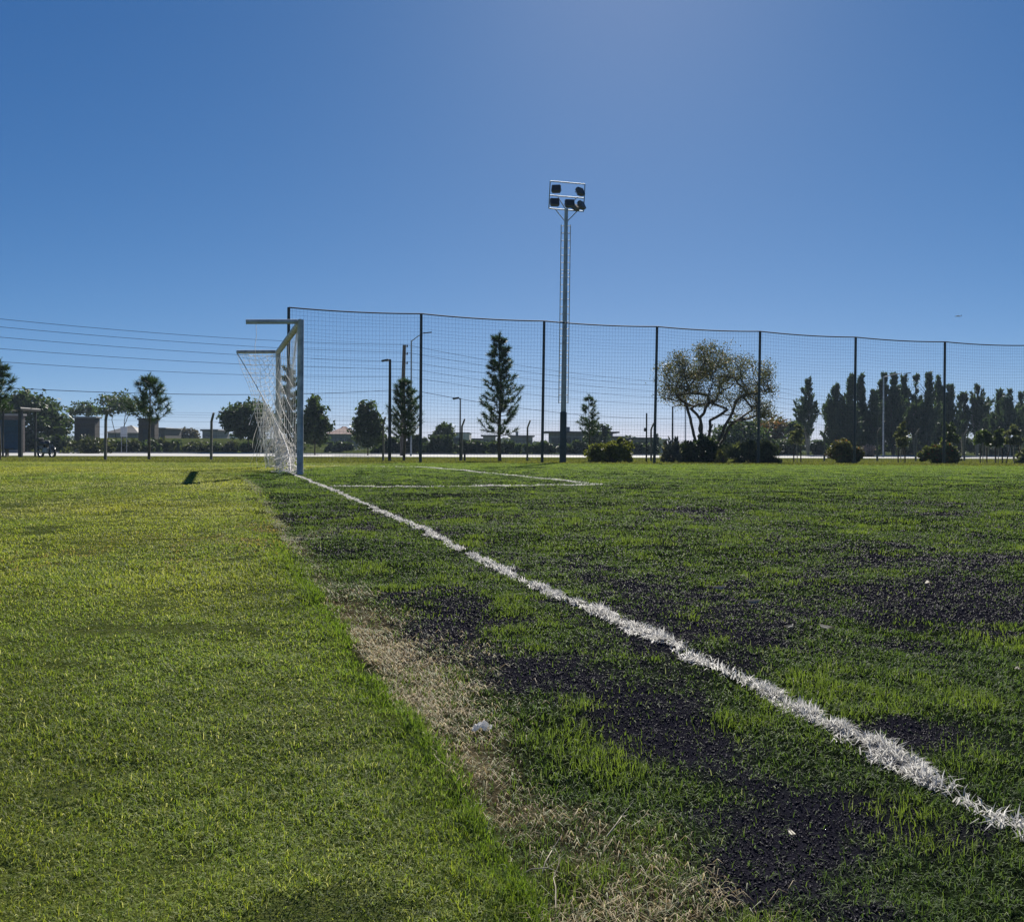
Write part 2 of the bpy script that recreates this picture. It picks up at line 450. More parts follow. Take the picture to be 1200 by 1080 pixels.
# --- synthetic turf fibres on the pitch
X, Y = scatter(1700000, .75, 30, 1.27)
ru = rubber(X, Y); st = strawm(X, Y)
lum = fbm(X*2.2, Y*2.2, 71, 4)
k = (X > lawn_edge(Y)) & (RNG.random(len(X)) < (1-.88*ru)*(1-.62*st)*(.48+.62*sstep(.3, .62, lum))) & ((np.abs(line_d(X, Y)) > .03) | (RNG.random(len(X)) < .3))
X, Y, ru, st, lum = X[k], Y[k], ru[k], st[k], lum[k]; n = len(X)
tuft = sstep(.45, .8, fbm(X*5, Y*5, 72, 4))
h = (.009 + .012*RNG.random(n) + .011*tuft*(1-ru))*np.clip(1.15-.02*Y, .75, 1.1)
w = .0013*np.clip(Y/1.3, .8, 40)**.75
lean = np.clip(np.abs(RNG.normal(1.0, .35, n)) - .35*tuft, .1, 1.5)
az = RNG.random(n)*TAU
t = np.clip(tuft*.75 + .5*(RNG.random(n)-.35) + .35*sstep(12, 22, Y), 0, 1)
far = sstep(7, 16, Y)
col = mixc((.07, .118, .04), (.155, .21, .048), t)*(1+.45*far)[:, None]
pale = RNG.random(n) < .05+.14*st+.07*ru
col = np.where(pale[:, None], mixc((.11, .14, .09), (.24, .26, .19), RNG.random(n)), col)
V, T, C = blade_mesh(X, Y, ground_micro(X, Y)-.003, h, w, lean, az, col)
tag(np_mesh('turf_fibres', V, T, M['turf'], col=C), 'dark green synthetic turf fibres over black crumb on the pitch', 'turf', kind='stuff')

# --- dry straw on the worn strip along the lawn
X, Y = scatter(1300000, .75, 14, 1.25)
st = strawm(X, Y)
cov = sstep(.36, .64, fbm(X*4.5, Y*3.2, 33, 4)); k = (RNG.random(len(X)) < np.clip(st*1.15, 0, 1)*(.15+.85*cov)) & (X > lawn_edge(Y)-.05)
X, Y = X[k], Y[k]; n = len(X)
h = (.012 + .034*RNG.random(n)**2)*np.clip(1.25-.16*Y, .5, 1)
w = .0011*np.clip(Y/1.3, .8, 40)**.6
lean = np.clip(RNG.normal(1.45, .12, n), .8, 1.58); az = RNG.random(n)*TAU
gr = RNG.random(n)
col = mixc((.20, .14, .06), (.52, .42, .23), RNG.random(n)**1.4)
far = sstep(2.2, 4.0, Y)
col = np.where((gr < .22+.5*far)[:, None], mixc((.18, .21, .09), (.40, .42, .27), RNG.random(n)), col)
V, T, C = blade_mesh(X, Y, ground_micro(X, Y)+.002, h, w, lean, az, col)
tag(np_mesh('dry_grass', V, T, M['straw'], col=C), 'dry straw coloured grass along the worn strip beside the lawn', 'dry grass', kind='stuff')

# --- loose rubber granules
X, Y = scatter(300000, .75, 8, 1.5)
ru = rubber(X, Y)
k = (X > lawn_edge(Y)+.1) & (RNG.random(len(X)) < ru*.9+.06) & (np.abs(line_d(X, Y)) > .04)
X, Y = X[k], Y[k]; n = len(X)
s = (.0011+.0014*RNG.random(n))*np.clip(Y/1.6, 1, 4)
base = np.array([[1, 0, -.5], [-.5, .87, -.5], [-.5, -.87, -.5], [0, 0, .9]])
a = RNG.random(n)*TAU
ca, sa = np.cos(a), np.sin(a)
Rm = np.zeros((n, 3, 3)); Rm[:, 0, 0] = ca; Rm[:, 0, 1] = -sa; Rm[:, 1, 0] = sa; Rm[:, 1, 1] = ca; Rm[:, 2, 2] = 1
jit = base[None] + RNG.normal(0, .35, (n, 4, 3))
V = np.einsum('nij,nkj->nki', Rm, jit)*s[:, None, None] + np.stack([X, Y, ground_micro(X, Y)+.0015], 1)[:, None]
kk = np.arange(n)*4
T = np.stack([np.stack([kk, kk+1, kk+3], 1), np.stack([kk+1, kk+2, kk+3], 1), np.stack([kk+2, kk, kk+3], 1), np.stack([kk, kk+2, kk+1], 1)], 1).reshape(-1, 3)
tag(np_mesh('rubber_crumb', V.reshape(-1, 3), T, M['crumb']), 'loose black rubber granules in bare patches of the pitch', 'rubber crumb', kind='stuff')

# --- white fibres of the painted lines
def fibres_at(X, Y, name, hh, wide=1.0, keep=1.0):
    n = len(X)
    h = hh*(.55+.75*RNG.random(n))
    w = .0024*np.clip(Y/1.3, .8, 40)**.6*wide
    lean = np.clip(np.abs(RNG.normal(1.12, .42, n)), .05, 1.52); az = RNG.random(n)*TAU
    col = mixc((.42, .41, .38), (.78, .76, .73), RNG.random(n))
    return blade_mesh(X, Y, ground_micro(X, Y)-.002, h, w, lean, az, col)
n = 150000
t = np.exp(np.log(.9) + RNG.random(n)*(np.log(19.2)-np.log(.9)))
Yl = t
off = RNG.normal(0, .95, n)
wob = (fbm(Yl*3, Yl*0, 81, 3)-.5)*.05*np.clip(Yl/3, .3, 1)
hw = .021 + .026*(fbm(Yl*6, Yl*0+3, 82, 2)-.4)
Xl = line_x(Yl) + wob + np.clip(off*.6, -1.25, 1.25)*np.clip(hw*(.35+1.3*fbm(Yl*11, off*0+1.5*np.sign(off), 86, 2)), .008, .05)
cl = fbm(Xl*26, Yl*16, 83, 3)
gap = sstep(.24, .38, fbm(Xl*9, Yl*7, 84, 3))
k = RNG.random(n) < np.clip((.03+.75*sstep(.46, .66, cl))*gap, 0, 1)*np.clip(.45+.12*Yl, .5, 1)
k &= RNG.random(n) < np.clip(Yl*.55, 0, 1)
Xl, Yl = Xl[k], Yl[k]
V, T, C = fibres_at(Xl, Yl, '', np.clip(.030 - .0016*Yl, .016, .04))
tag(np_mesh('goal_line', V, T, M['chalk'], col=C), 'thick white goal line of ragged turf fibres running from the goal', 'pitch line', kind='structure')
# goal area lines
VV, TT, CC = [], [], []; o_ = 0
for a_, b_, cnt in ((GA[0], GA[1], 3800), (GA[1], GA[2], 4200), (GA[2], GA[3], 1500)):
    s_ = RNG.random(cnt)
    x_ = a_.x+(b_.x-a_.x)*s_; y_ = a_.y+(b_.y-a_.y)*s_
    d_ = np.array([-(b_.y-a_.y), b_.x-a_.x]); d_ = d_/np.hypot(*d_)
    o2 = RNG.uniform(-.045, .045, cnt)
    x_ = x_+d_[0]*o2; y_ = y_+d_[1]*o2
    k = RNG.random(cnt) < .35+.65*sstep(.3, .55, fbm(x_*1.5, y_*1.5, 85, 2))
    V, T, C = fibres_at(x_[k], y_[k], '', .021)
    VV.append(V); TT.append(T+o_); CC.append(C); o_ += len(V)
tag(np_mesh('goal_area_line', np.concatenate(VV), np.concatenate(TT), M['chalk'], col=np.concatenate(CC)),
    'thin faded white goal area line across the far turf', 'pitch line', kind='structure')

# ------------------------------------------------------------------ litter
def scrap(px, py, s, label):
    g = gnd(px, py); m = MB()
    n_ = 11; rnd = random.Random(px)
    vs = []
    for j in range(n_):
        for i in range(n_):
            u, v = i/(n_-1)-.5, j/(n_-1)-.5
            z = .30*max(0, 1-(u*u+v*v)*3) + .16*math.sin(9*u+3*v)*math.cos(8*v-2*u)*.7 + rnd.uniform(-.05, .05)
            vs.append((g.x+s*(u*.9+.2*v+rnd.uniform(-.03, .03)), g.y+s*(v*.7), g.z+.012+s*max(z+.04, 0)*1.2))
    fs = [(j*n_+i, j*n_+i+1, j*n_+n_+i+1, j*n_+n_+i) for j in range(n_-1) for i in range(n_-1)]
    m.add(vs, fs)
    return tag(m.build('plastic_scrap', M['whitescrap']), label, 'litter')
scrap(565, 862, .036, 'crumpled white plastic scrap lying on the dry strip near the lawn edge')
M['twig'] = solid('dry_twig', (.42, .36, .26), .85, var=.3, scale=60)
for pts, lab in (([(905, 1012), (880, 1020), (868, 1030)], None),):
    pass
def twig(p0, p1, r, label):
    a, b = gnd(*p0), gnd(*p1); m = MB(); d = b-a
    q = [a + d*t + Vector((random.uniform(-.006, .006), random.uniform(-.006, .006), .014+.012*math.sin(t*3.1))) for t in (0, .3, .6, 1)]
    m.tube(q, [r, r*.9, r*.75, r*.45], 6)
    m.tube([q[2], q[2]+d*.22+Vector((.012, .012, .012))], [r*.6, r*.3], 5)
    return tag(m.build('dry_twig', M['twig']), label, 'twig')
twig((712, 990), (738, 967), .0010, 'pale dry twig lying at the right edge of the dry grass strip')
twig((640, 1036), (652, 1010), .0009, 'pale dry twig in the straw close to the lawn edge')
twig((608, 1040), (655, 1035), .0008, 'long pale stalk lying across the straw beside bright green tuft')
twig((655, 1075), (650, 1038), .0008, 'pale stalk standing out at the bottom of the dry strip')
m = MB(); 
def leaf_fleck(px, py, s, label):
    g = gnd(px, py); m = MB(); a = random.uniform(0, 3.1); L = []
    ca, sa = math.cos(a), math.sin(a)
    prof = [(-1, 0), (-.5, .32), (.1, .4), (.6, .25), (1, 0), (.6, -.25), (.1, -.4), (-.5, -.32)]
    for (u, v) in prof: L.append((g.x+s*(u*ca-v*sa), g.y+s*(u*sa+v*ca), g.z+.024+.35*s*u*u))
    for (u, v) in prof: L.append((g.x+s*(u*ca-v*sa), g.y+s*(u*sa+v*ca), g.z+.0225+.35*s*u*u))
    fs = [tuple(range(8)), tuple(range(15, 7, -1))] + [(i, i+8, (i+1) % 8+8, (i+1) % 8) for i in range(8)]
    m.add(L, fs)
    tag(m.build('fallen_leaf', M['paleleaf']), label, 'leaf', 'pale fallen leaves on the turf')
leaf_fleck(928, 996, .011, 'pale fallen leaf on black crumb near the bottom of the pitch')
leaf_fleck(842, 697, .03, 'pale fallen leaf on the turf above the white line middle')
leaf_fleck(882, 714, .032, 'pale fallen leaf on a bright green patch right of the line')
leaf_fleck(924, 744, .022, 'pale fallen leaf on dark crumb right of the white line')
leaf_fleck(968, 745, .026, 'pale fallen leaf beside another on dark turf right of line')
leaf_fleck(1088, 691, .03, 'pale fallen leaf on the dark turf at the far right')
leaf_fleck(1192, 795, .014, 'small white leaf on the turf at the right picture edge')

# ------------------------------------------------------------------ football goal
GY = 13.3
P0 = on(351.5, GY); P1 = on(325.5, 17.5)
GH = 2.2
T0 = P0+Vector((0, 0, GH)); T1 = P1+Vector((0, 0, GH))
gl = (P1-P0); gl.z = 0; gl.normalize(); back = Vector((-gl.y, gl.x, 0))      # away from the pitch, to the left
if back.x > 0: back = -back
goal = empty('football_goal', P0)
tag(goal, 'white football goal with torn net fallen from its near bar', 'goal')
iv = -Vector(P0)
def gl_tube(name, pts, r, mat, n=14, parent=goal):
    mb = MB(); mb.tube([Vector(p)+iv for p in pts], r, n); return mb.build(name, mat, parent)
gl_tube('post', [P0-Vector((0, 0, .1)), T0+Vector((0, 0, .03))], .046, M['goalpaint'])
gl_tube('post', [P1-Vector((0, 0, .1)), T1+Vector((0, 0, .03))], .046, M['goalpaint'])
gl_tube('crossbar', [T0+gl*.052, T1-gl*.052], .05, M['goalpaint'])
A0 = T0+back*.76+Vector((0, 0, -.035)); A1 = T1+back*.76+Vector((0, 0, -.03))
gl_tube('net_arm', [T0+back*.05, A0], .034, M['goalpaint'])
gl_tube('net_arm', [T1+back*.05, A1], .034, M['goalpaint'])
def torn_net():
    mb = MB(); rnd = random.Random(5)
    r = .0034
    lerp = lambda a, b, t: a+(b-a)*t
    # free edge rope: from the far arm's tip down to the foot of the near post
    Q = [A1, at(297, 446, 16.7), at(313, 475, 15.9), at(327, 503, 15.0), at(337, 527, 14.2), P0+back*.12+gl*.15+Vector((0, 0, .05))]
    def rope(t):
        k = t*(len(Q)-1); i = min(int(k), len(Q)-2); f = k-i
        p0, p1, p2, p3 = Q[max(i-1, 0)], Q[i], Q[i+1], Q[min(i+2, len(Q)-1)]
        return .5*((2*p1)+(p2-p0)*f+(2*p0-5*p1+4*p2-p3)*f*f+(3*p1-p0-3*p2+p3)*f**3)
    mb.tube([rope(i/40)+iv for i in range(41)], .009, 5)
    # roof sheet between crossbar and free edge
    def surf(u, v):
        c = lerp(T1, T0, u*.97+.015) - Vector((0, 0, .05)); e = rope(u)
        p = lerp(c, e, v)
        sag = math.sin(math.pi*v)*(.10+.75*u*(1-.3*u))
        p = p - Vector((0, 0, sag*.6)) + back*.04*math.sin(7*u+5*v)
        p.z = max(p.z, float(gz(p.y))+.02)
        return p
    nu, nv = 20, 7
    for i in range(nu+1):
        mb.tube([surf(i/nu, j/10)+iv for j in range(11)], r, 3, cap=False)
    for j in range(1, nv):
        mb.tube([surf(i/30, j/nv)+iv for i in range(31)], r, 3, cap=False)
    # far side sheet: from the far arm down to the ground by the far post
    def side(u, v):
        a = lerp(T1, A1, u)
        ftop = a; g = P1 + back*(.05+.42*u) - gl*(.7*u)
        e = lerp(ftop, Vector((g.x, g.y, float(gz(g.y))+.02)), v)
        if u > .0:
            e = lerp(e, lerp(T1, P1, v)+Vector((0, 0, .02)), .55*v*u)
        return e + gl*(-.07*math.sin(3.1*v)) + back*.02*math.sin(14*v+6*u)
    for i in range(9):
        mb.tube([side(i/8, j/14)+iv for j in range(15)], r, 3, cap=False)
    for j in range(1, 26):
        mb.tube([side(i/8, j/26)+iv for i in range(9)], r, 3, cap=False)
    # bunched netting hanging below the rope and on the ground
    for k in range(190):
        t = .30+.68*rnd.random()**.8
        p = rope(t)
        g = p.copy(); g.z = float(gz(p.y))+.01
        q = lerp(p, g, rnd.uniform(.3, 1.0)) + gl*rnd.uniform(-.45, .45) + back*rnd.uniform(-.22, .26)
        q.z = max(q.z, float(gz(q.y))+.01)
        c1 = lerp(p, q, .35)+Vector((rnd.uniform(-.14, .14), rnd.uniform(-.3, .3), rnd.uniform(-.08, .05)))
        c2 = lerp(p, q, .7)+Vector((rnd.uniform(-.14, .14), rnd.uniform(-.3, .3), rnd.uniform(-.08, .05)))
        pts = []
        for i in range(9):
            f = i/8
            pts.append((1-f)**3*p+3*f*(1-f)**2*c1+3*f*f*(1-f)*c2+f**3*q)
        for pp in pts: pp.z = max(pp.z, float(gz(pp.y))+.008)
        mb.tube([pp+iv for pp in pts], r*rnd.uniform(.8, 1.5), 3, cap=False)
    # netting gathered along the far post
    for k in range(34):
        h0 = rnd.uniform(.2, 2.0)
        p = P1+Vector((rnd.uniform(-.06, .08), rnd.uniform(-.12, .05), h0))
        pts = [p + Vector((rnd.uniform(-.06, .1), rnd.uniform(-.1, .06), -h0*.5*f)) for f in (0, .3, .6, 1)]
        mb.tube([pp+iv for pp in pts], r*1.2, 3, cap=False)
    # a loose string from the near arm
    s0 = lerp(T0, A0, .82)
    mb.tube([s0+iv, s0+Vector((.01, .0, -.2))+iv, s0+Vector((-.015, .01, -.34))+iv, s0+Vector((.01, .0, -.62))+iv], r, 3, cap=False)
    return mb.build('net', M['netwhite'], goal)
torn_net()

# ------------------------------------------------------------------ ball-stop fence with its net
FH = 5.0
def fence_pt(s):            # s = post number from the left
    a = on(337.5, 29.9); b = on(1106, 37.8)
    p = a + (b-a)*(s/6.0)
    p.z = float(gz(p.y)); return p
fx = fence_pt(0)
sf = empty('ball_stop_fence', fx)
tag(sf, 'tall dark ball stop net fence on slim posts along the pitch', 'fence')
NP = 8
leans = [0, .002, .018, .028, .02, .012, .008, .0, .0]
POSTPX = [337.5, 489, 632, 765, 886, 1000.5, 1106.5]
feet, tops = [], []
for i in range(NP+1):
    p = fence_pt(i); t = p+Vector((leans[i]*FH*.6, 0, FH+.02*math.sin(i*2)))
    feet.append(p); tops.append(t)
    mb = MB(); mb.tube([p-fx-Vector((0, 0, .2)), t-fx], [.055, .048], 10); mb.build('post', M['greenmetal'], sf)
def top_at(s):
    i = min(int(s), NP-1); f = s-i
    p = tops[i].lerp(tops[i+1], f); p.z -= .05*4*f*(1-f); return p
mb = MB(); mb.tube([top_at(i/10)-fx for i in range(NP*10+1)], .022, 6); mb.build('top_cable', M['netblack'], sf)
def ball_net():
    mb = MB(); r = .0026; nper = 37
    for i in range(0, NP*nper+1):
        s = i/nper; t = top_at(s); p = feet[min(int(s), NP-1)].lerp(feet[min(int(s), NP-1)+1], s-min(int(s), NP-1))
        w1 = .008*math.sin(i*.9)+random.uniform(-.008, .008)
        a = p-fx+Vector((0, .0, .05)); b = t-fx
        mb.tube([a, a.lerp(b, .35)+Vector((w1, .04*math.sin(i*.23), 0)), a.lerp(b, .7)+Vector((-w1*.5, .03*math.sin(i*.31), 0)), b], r, 3, cap=False, smooth=False)
    nh = 40
    for j in range(1, nh):
        v = j/nh
        pts = []
        for i in range(NP*6+1):
            s = i/6; k = min(int(s), NP-1); p = feet[k].lerp(feet[k+1], s-k); t = top_at(s)
            q = p.lerp(t, v)-fx; q.y += .03*math.sin(s*9+v*5); q.z += .02*math.sin(s*5+j)
            pts.append(q)
        mb.tube(pts, r, 3, cap=False, smooth=False)
    mb.build('net', M['netblack'], sf)
ball_net()

# ------------------------------------------------------------------ floodlight mast
M['lampbody'] = solid('lamp_body_grey', (.07, .075, .085), .6, var=.2)
def mast():
    Y = 33.9; b = on(659.5, Y); H = hgt(246, Y, 664); lean = at(663.6, 246, Y).x - b.x
    root = empty('floodlight_mast', b); tag(root, 'tall grey floodlight mast with ladder and lamp frame behind the net', 'floodlight mast')
    X = lambda z: Vector((lean*z/H, 0, z))
    zb = hgt(483, Y)
    mb = MB(); mb.tube([X(-.2), X(zb)], .125, 14); mb.tube([X(zb), X(zb+.03)], [.125, .1], 14); mb.build('base_sleeve', M['bluebase'], root)
    mb = MB(); mb.tube([X(zb+.02), X(H*.6), X(H+.04)], [.10, .085, .065], 14); mb.build('pole', M['mastgrey'], root)
    # ladder behind and beside the pole
    z0, z1 = hgt(472, Y), hgt(262, Y); mb = MB()
    for sx in (-.17, .17):
        mb.tube([X(z0)+Vector((sx, .16, 0)), X(z1)+Vector((sx, .16, 0))],   .019, 6)
    nr = 25
    for i in range(nr):
        z = z0+.04+(z1-z0-.08)*i/(nr-1); mb.tube([X(z)+Vector((-.17, .16, 0)), X(z)+Vector((.17, .16, 0))], .014, 5)
    for i in range(5):
        z = z0+.3+(z1-z0-.6)*i/4; mb.tube([X(z)+Vector((0, .05, 0)), X(z)+Vector((.0, .17, 0))], .014, 5)
        mb.tube([X(z)+Vector((-.17, .16, 0)), X(z)+Vector((.17, .16, 0))], .014, 5)
    mb.build('ladder', M['mastgrey'], root)
    # lamp frame
    c = X(H); w, hh = .65, 1.0; rz = R(8); ry = R(2.6)
    Mr = Matrix.Rotation(ry, 3, 'Y') @ Matrix.Rotation(rz, 3, 'Z')
    fr = lambda x, y, z: c + Mr @ Vector((x, y, z))
    mb = MB()
    z00 = -.0
    for z in (z00, z00+hh*.48, z00+hh): mb.tube([fr(-w, 0, z), fr(w, 0, z)], .022, 6)
    for x in (-w, w): mb.tube([fr(x, 0, z00), fr(x, 0, z00+hh)], .022, 6)
    mb.tube([fr(-.36, 0, z00+hh*.48), X(H-.02)], .018, 6); mb.tube([fr(.36, 0, z00+hh*.48), X(H-.02)], .018, 6)
    mb.tube([fr(-.42, 0, z00), X(H-.42)+Vector((-.04, 0, 0))], .018, 6); mb.tube([fr(.42, 0, z00), X(H-.42)+Vector((.04, 0, 0))], .018, 6)
    mb.build('lamp_frame', M['mastgrey'], root)
    for (x, z, yaw, pit, s) in ((-.43, .71, -8, -22, 1), (.47, .69, 48, -25, 1), (-.46, .22, 6, -25, 1), (.1, .22, 6, -28, 1.05), (.33, .10, 55, -40, .85), (.55, .2, 60, -25, 1)):
        mb = MB(); Ml = Matrix.Rotation(R(yaw), 3, 'Z') @ Matrix.Rotation(R(pit), 3, 'X')
        o = c + Mr @ Vector((x, -.09, z))
        mb.box((0, 0, 0), (.34*s, .13, .30*s), None, .03)
        for i in range(5): mb.box((0, .085, -.11*s+.055*i*s), (.28*s, .04, .012))
        mb.tube([(-.175*s, 0, 0), (-.19*s, .1, 0), (.19*s, .1, 0), (.175*s, 0, 0)], .012, 5)
        mb.v = [tuple(o + Ml @ Vector(v)) for v in mb.v]
        l = mb.build('floodlight', M['lampbody'], root)
        g = MB(); g.box((0, -.068, 0), (.30*s, .008, .26*s)); g.v = [tuple(o + Ml @ Vector(v)) for v in g.v]; g.build('lens', M['lampglass'], l)
mast()

# ------------------------------------------------------------------ low wire fence with bent concrete posts
def wire_fence():
    px = [123.5, 247.5, 345, 449, 541, 618, 693, 763, 832, 900, 966, 1028, 1073, 1130, 1188]
    a = on(123.5, 37.0); b = on(1073, 57.0)
    root = empty('wire_fence', a); tag(root, 'low wire fence on concrete posts with bent tops beyond the pitch', 'fence')
    P = []
    for x in [-60]+px+[1240]:
        # intersect picture column with the fence's straight line
        u = ray(x, 540)[0]; d = b-a
        t = (u*a.y-a.x)/(d.x-u*d.y); p = a+d*t; p.z = float(gz(p.y)); P.append(p)
    for i, p in enumerate(P):
        mb = MB(); q = p-a; l = random.uniform(-.02, .02)
        mb.tube([q-Vector((0, 0, .2)), q+Vector((l*.5, 0, 1.62)), q+Vector((l+.03, -.04, 1.72)), q+Vector((.13+l, -.14, 1.98))], [.066, .058, .056, .05], 4, smooth=False)
        mb.build('post', M['concrete'], root)
    mb = MB()
    for z in (.12, .42, .72, 1.02, 1.32, 1.6):
        for i in range(len(P)-1):
            p, q = P[i]-a, P[i+1]-a
            mb.tube([p+Vector((0, -.06, z)), p.lerp(q, .5)+Vector((0, -.06, z-.02)), q+Vector((0, -.06, z))], .0045, 3, cap=False)
    for i in range(len(P)-1):
        p, q = P[i]-a, P[i+1]-a
        for (dx, z) in ((.06, 1.78), (.1, 1.88), (.13, 1.97)):
            o = Vector((dx, -dx, z)); mb.tube([p+o, p.lerp(q, .5)+o-Vector((0, 0, .02)), q+o], .004, 3, cap=False)
    mb.build('wire', M['wire'], root)
wire_fence()

# ------------------------------------------------------------------ poles and lamps
def pole_lamp(px, top, Y, r, armx, army, label, mat, lampdir=-1, lean=0.0, name='lamp_post'):
    b = on(px, Y); H = hgt(top, Y, px); root = empty(name, b); tag(root, label, 'lamp post')
    mb = MB(); mb.tube([(0, 0, -.2), (lean*.5, 0, H*.5), (lean, 0, H)], [r, r*.9, r*.75], 10); mb.build('pole', mat, root)
    e = Vector((lean+armx, -.05, H+army))
    mb = MB(); mb.tube([(lean, 0, H-.06), Vector((lean, 0, H-.02)).lerp(e, .5)+Vector((0, 0, .02)), e], [r*.55, r*.5, r*.45], 7); mb.build('arm', mat, root)
    d = 1 if armx > 0 else -1
    mb = MB(); mb.box(e+Vector((d*.14*abs(armx)/.5, 0, .0)), (.42*min(1.6, abs(armx)/.5+.4), .16, .075), Matrix.Rotation(-d*.12*(1 if army >= 0 else -1.5), 3, 'Y'), .02)
    mb.build('lamp_head', M['blackplastic'], root)
    return root
pole_lamp(456.5, 421, 39, .072, -.16, -.05, 'stout dark lamp post with short lamp arm beside the pine', M['blackpole'])
pole_lamp(539, 466.5, 39, .036, -.14, -.01, 'short thin lamp post with small lamp left of the tall pine', M['blackpole'])
pole_lamp(481.5, 399, 73, .075, 1.0, .62, 'pale street lamp with upswept arm rising behind the pine', M['galv'])
pole_lamp(803, 456, 82, .06, .5, .2, 'thin pale street lamp seen through the big bare branched tree', M['galv'])
pole_lamp(788, 476, 78, .085, .55, .12, 'dark lamp post left of the big spreading tree', M['blackpole'])
pole_lamp(1035, 441, 86, .085, 1.7, .3, 'tall street lamp with long arm before the dark tree row', M['galv'])
pole_lamp(1150, 471, 112, .09, 1.3, .05, 'street lamp among the thin trees at the right end', M['galv'])
def utility(px, top, Y, r, label):
    b = on(px, Y); H = hgt(top, Y, px); root = empty('utility_pole', b); tag(root, label, 'utility pole')
    mb = MB(); mb.tube([(0, 0, -.3), (.0, 0, H*.5), (.12, 0, H)], [r, r*.85, r*.7], 10); mb.build('pole', M['wood'], root)
    for i, z in enumerate((.12, .75, 1.5)):
        mb = MB(); mb.tube([(.12, 0, H-z), (.36, 0, H-z)], .03, 6); mb.tube([(.36, 0, H-z-.06), (.36, 0, H-z+.12)], [.06, .05], 8)
        mb.build('insulator', M['blackplastic'], root)
    return b, H
uA, hA = utility(471.5, 404, 75, .2, 'tall wooden utility pole with insulators behind the pine')
uB, hB = utility(887.5, 449, 114, .2, 'dark utility pole beside the crown of the big spreading tree')
d = uA-uB; uC = uA + d; uC.z = float(gz(uC.y)); uD = uB-d; uD.z = float(gz(uD.y))
WZ = [(.0, 1.05, 0), (.62, .9, .1), (1.38, .75, .25), (1.95, .85, .3), (2.6, .95, .2), (3.6, 1.45, .1)]
for i, (dz, sag, off) in enumerate(WZ):
    mb = MB(); pts = []
    for (p, q, hp, hq) in ((uC, uA, hA, hA), (uA, uB, hA, hB), (uB, uD, hB, hB)):
        for k in range(25):
            t = k/24; a = p.lerp(q, t); a.z = p.z+(q.z-p.z)*t + (hp*(1-t)+hq*t) - dz - sag*4*t*(1-t); a.x += .3+off; pts.append(a)
    mb.tube(pts, .016 if i < 5 else .024, 4, cap=False)
    lab = ['topmost power cable strung between the utility poles', 'second power cable below the topmost one on the utility poles', 'third power cable from the top on the utility poles',
           'fourth power cable from the top on the utility poles', 'fifth power cable just above the thick lowest cable', 'thick lowest sagging cable between the utility poles'][i]
    tag(mb.build('power_cable', M['cable']), lab, 'cable', 'power cables above the road')
def thin_post(px, base, top, r, label, box=False, mat='blackpole', name='thin_post'):
    Y = 41; b = on(px, Y); H = hgt(top, Y, px); m = MB(); m.tube([b-Vector((0, 0, .1)), b+Vector((0, 0, H))], r, 8)
    if box: m.box(b+Vector((-.05, -.05, H*.66)), (.14, .12, .16), None, .01)
    tag(m.build(name, M[mat]), label, 'post')
thin_post(757.5, 541, 484, .035, 'thin dark post with small box beside a fence post', True)
thin_post(544.5, 541, 531, .05, 'short dark stub post standing beside the small lamp post')

# ------------------------------------------------------------------ foliage builders
def leaf_cards(P, size, col, asp=.5, up=0.0, dirs=None):
    """one small diamond per point"""
    n = len(P)
    u = RNG.normal(0, 1, (n, 3)) if dirs is None else dirs + RNG.normal(0, .35, (n, 3))
    u[:, 2] += up*np.sign(u[:, 2]+.3)
    u /= np.linalg.norm(u, axis=1)[:, None]
    r = RNG.normal(0, 1, (n, 3)); v = np.cross(u, r); v /= np.linalg.norm(v, axis=1)[:, None]
    s = (np.asarray(size)*(.6+.8*RNG.random(n)))[:, None]
    a, b = u*s, v*s*asp
    V = np.stack([P-a, P+b, P+a, P-b], 1).reshape(-1, 3)
    k = np.arange(n)*4
    T = np.stack([np.stack([k, k+1, k+2], 1), np.stack([k, k+2, k+3], 1)], 1).reshape(-1, 3)
    return V, T, np.repeat(col, 4, 0)
def leafcol(n, c0, c1, dry=0, dc=(.2, .13, .05)):
    c = mixc(c0, c1, RNG.random(n)**1.3)
    if dry: c = np.where((RNG.random(n) < dry)[:, None], np.asarray(dc)[None]*(.7+.6*RNG.random(n))[:, None], c)
    return c
def grow(trunk, targets, step, r_tip, rnd, expo=2.4, lift=.15, wig=.08):
    """branch skeleton: every target is joined to the nearest wood below it"""
    nodes = [Vector(p) for p in trunk]; par = [-1]+list(range(len(trunk)-1))
    start = max(1, len(trunk)//2)
    c = nodes[-1]
    ends = []
    for t in sorted(targets, key=lambda q: (q-c).length):
        A = np.array([tuple(n) for n in nodes[start-1:]])
        d = np.linalg.norm(A-np.array(tuple(t)), axis=1) + np.maximum(0, A[:, 2]-t.z+.1)*2.5
        i = int(np.argmin(d))+start-1
        p = nodes[i]; L = (t-p).length; k = max(1, int(L/step)); prev = i
        for j in range(1, k+1):
            f = j/k; q = p.lerp(t, f) + Vector((0, 0, lift*L*f*(1-f)*-1.0))
            if j < k: q += Vector((rnd.uniform(-1, 1), rnd.uniform(-1, 1), rnd.uniform(-1, 1)))*wig*step*1.6
            nodes.append(q); par.append(prev); prev = len(nodes)-1
        ends.append(prev)
    rad = [0.0]*len(nodes); has = [False]*len(nodes)
    for i in range(len(nodes)-1, -1, -1):
        if rad[i] == 0: rad[i] = r_tip**expo
        if par[i] >= 0: rad[par[i]] += rad[i]
    rad = [x**(1/expo) for x in rad]
    mb = MB()
    for i in range(1, len(nodes)):
        if par[i] < 0: continue
        n_ = 5 if rad[i] > r_tip*2.5 else 3
        mb.tube([nodes[par[i]], nodes[i]], [min(rad[par[i]], rad[i]*1.35), rad[i]], n_, cap=False)
    return mb, [nodes[e] for e in ends], nodes, rad
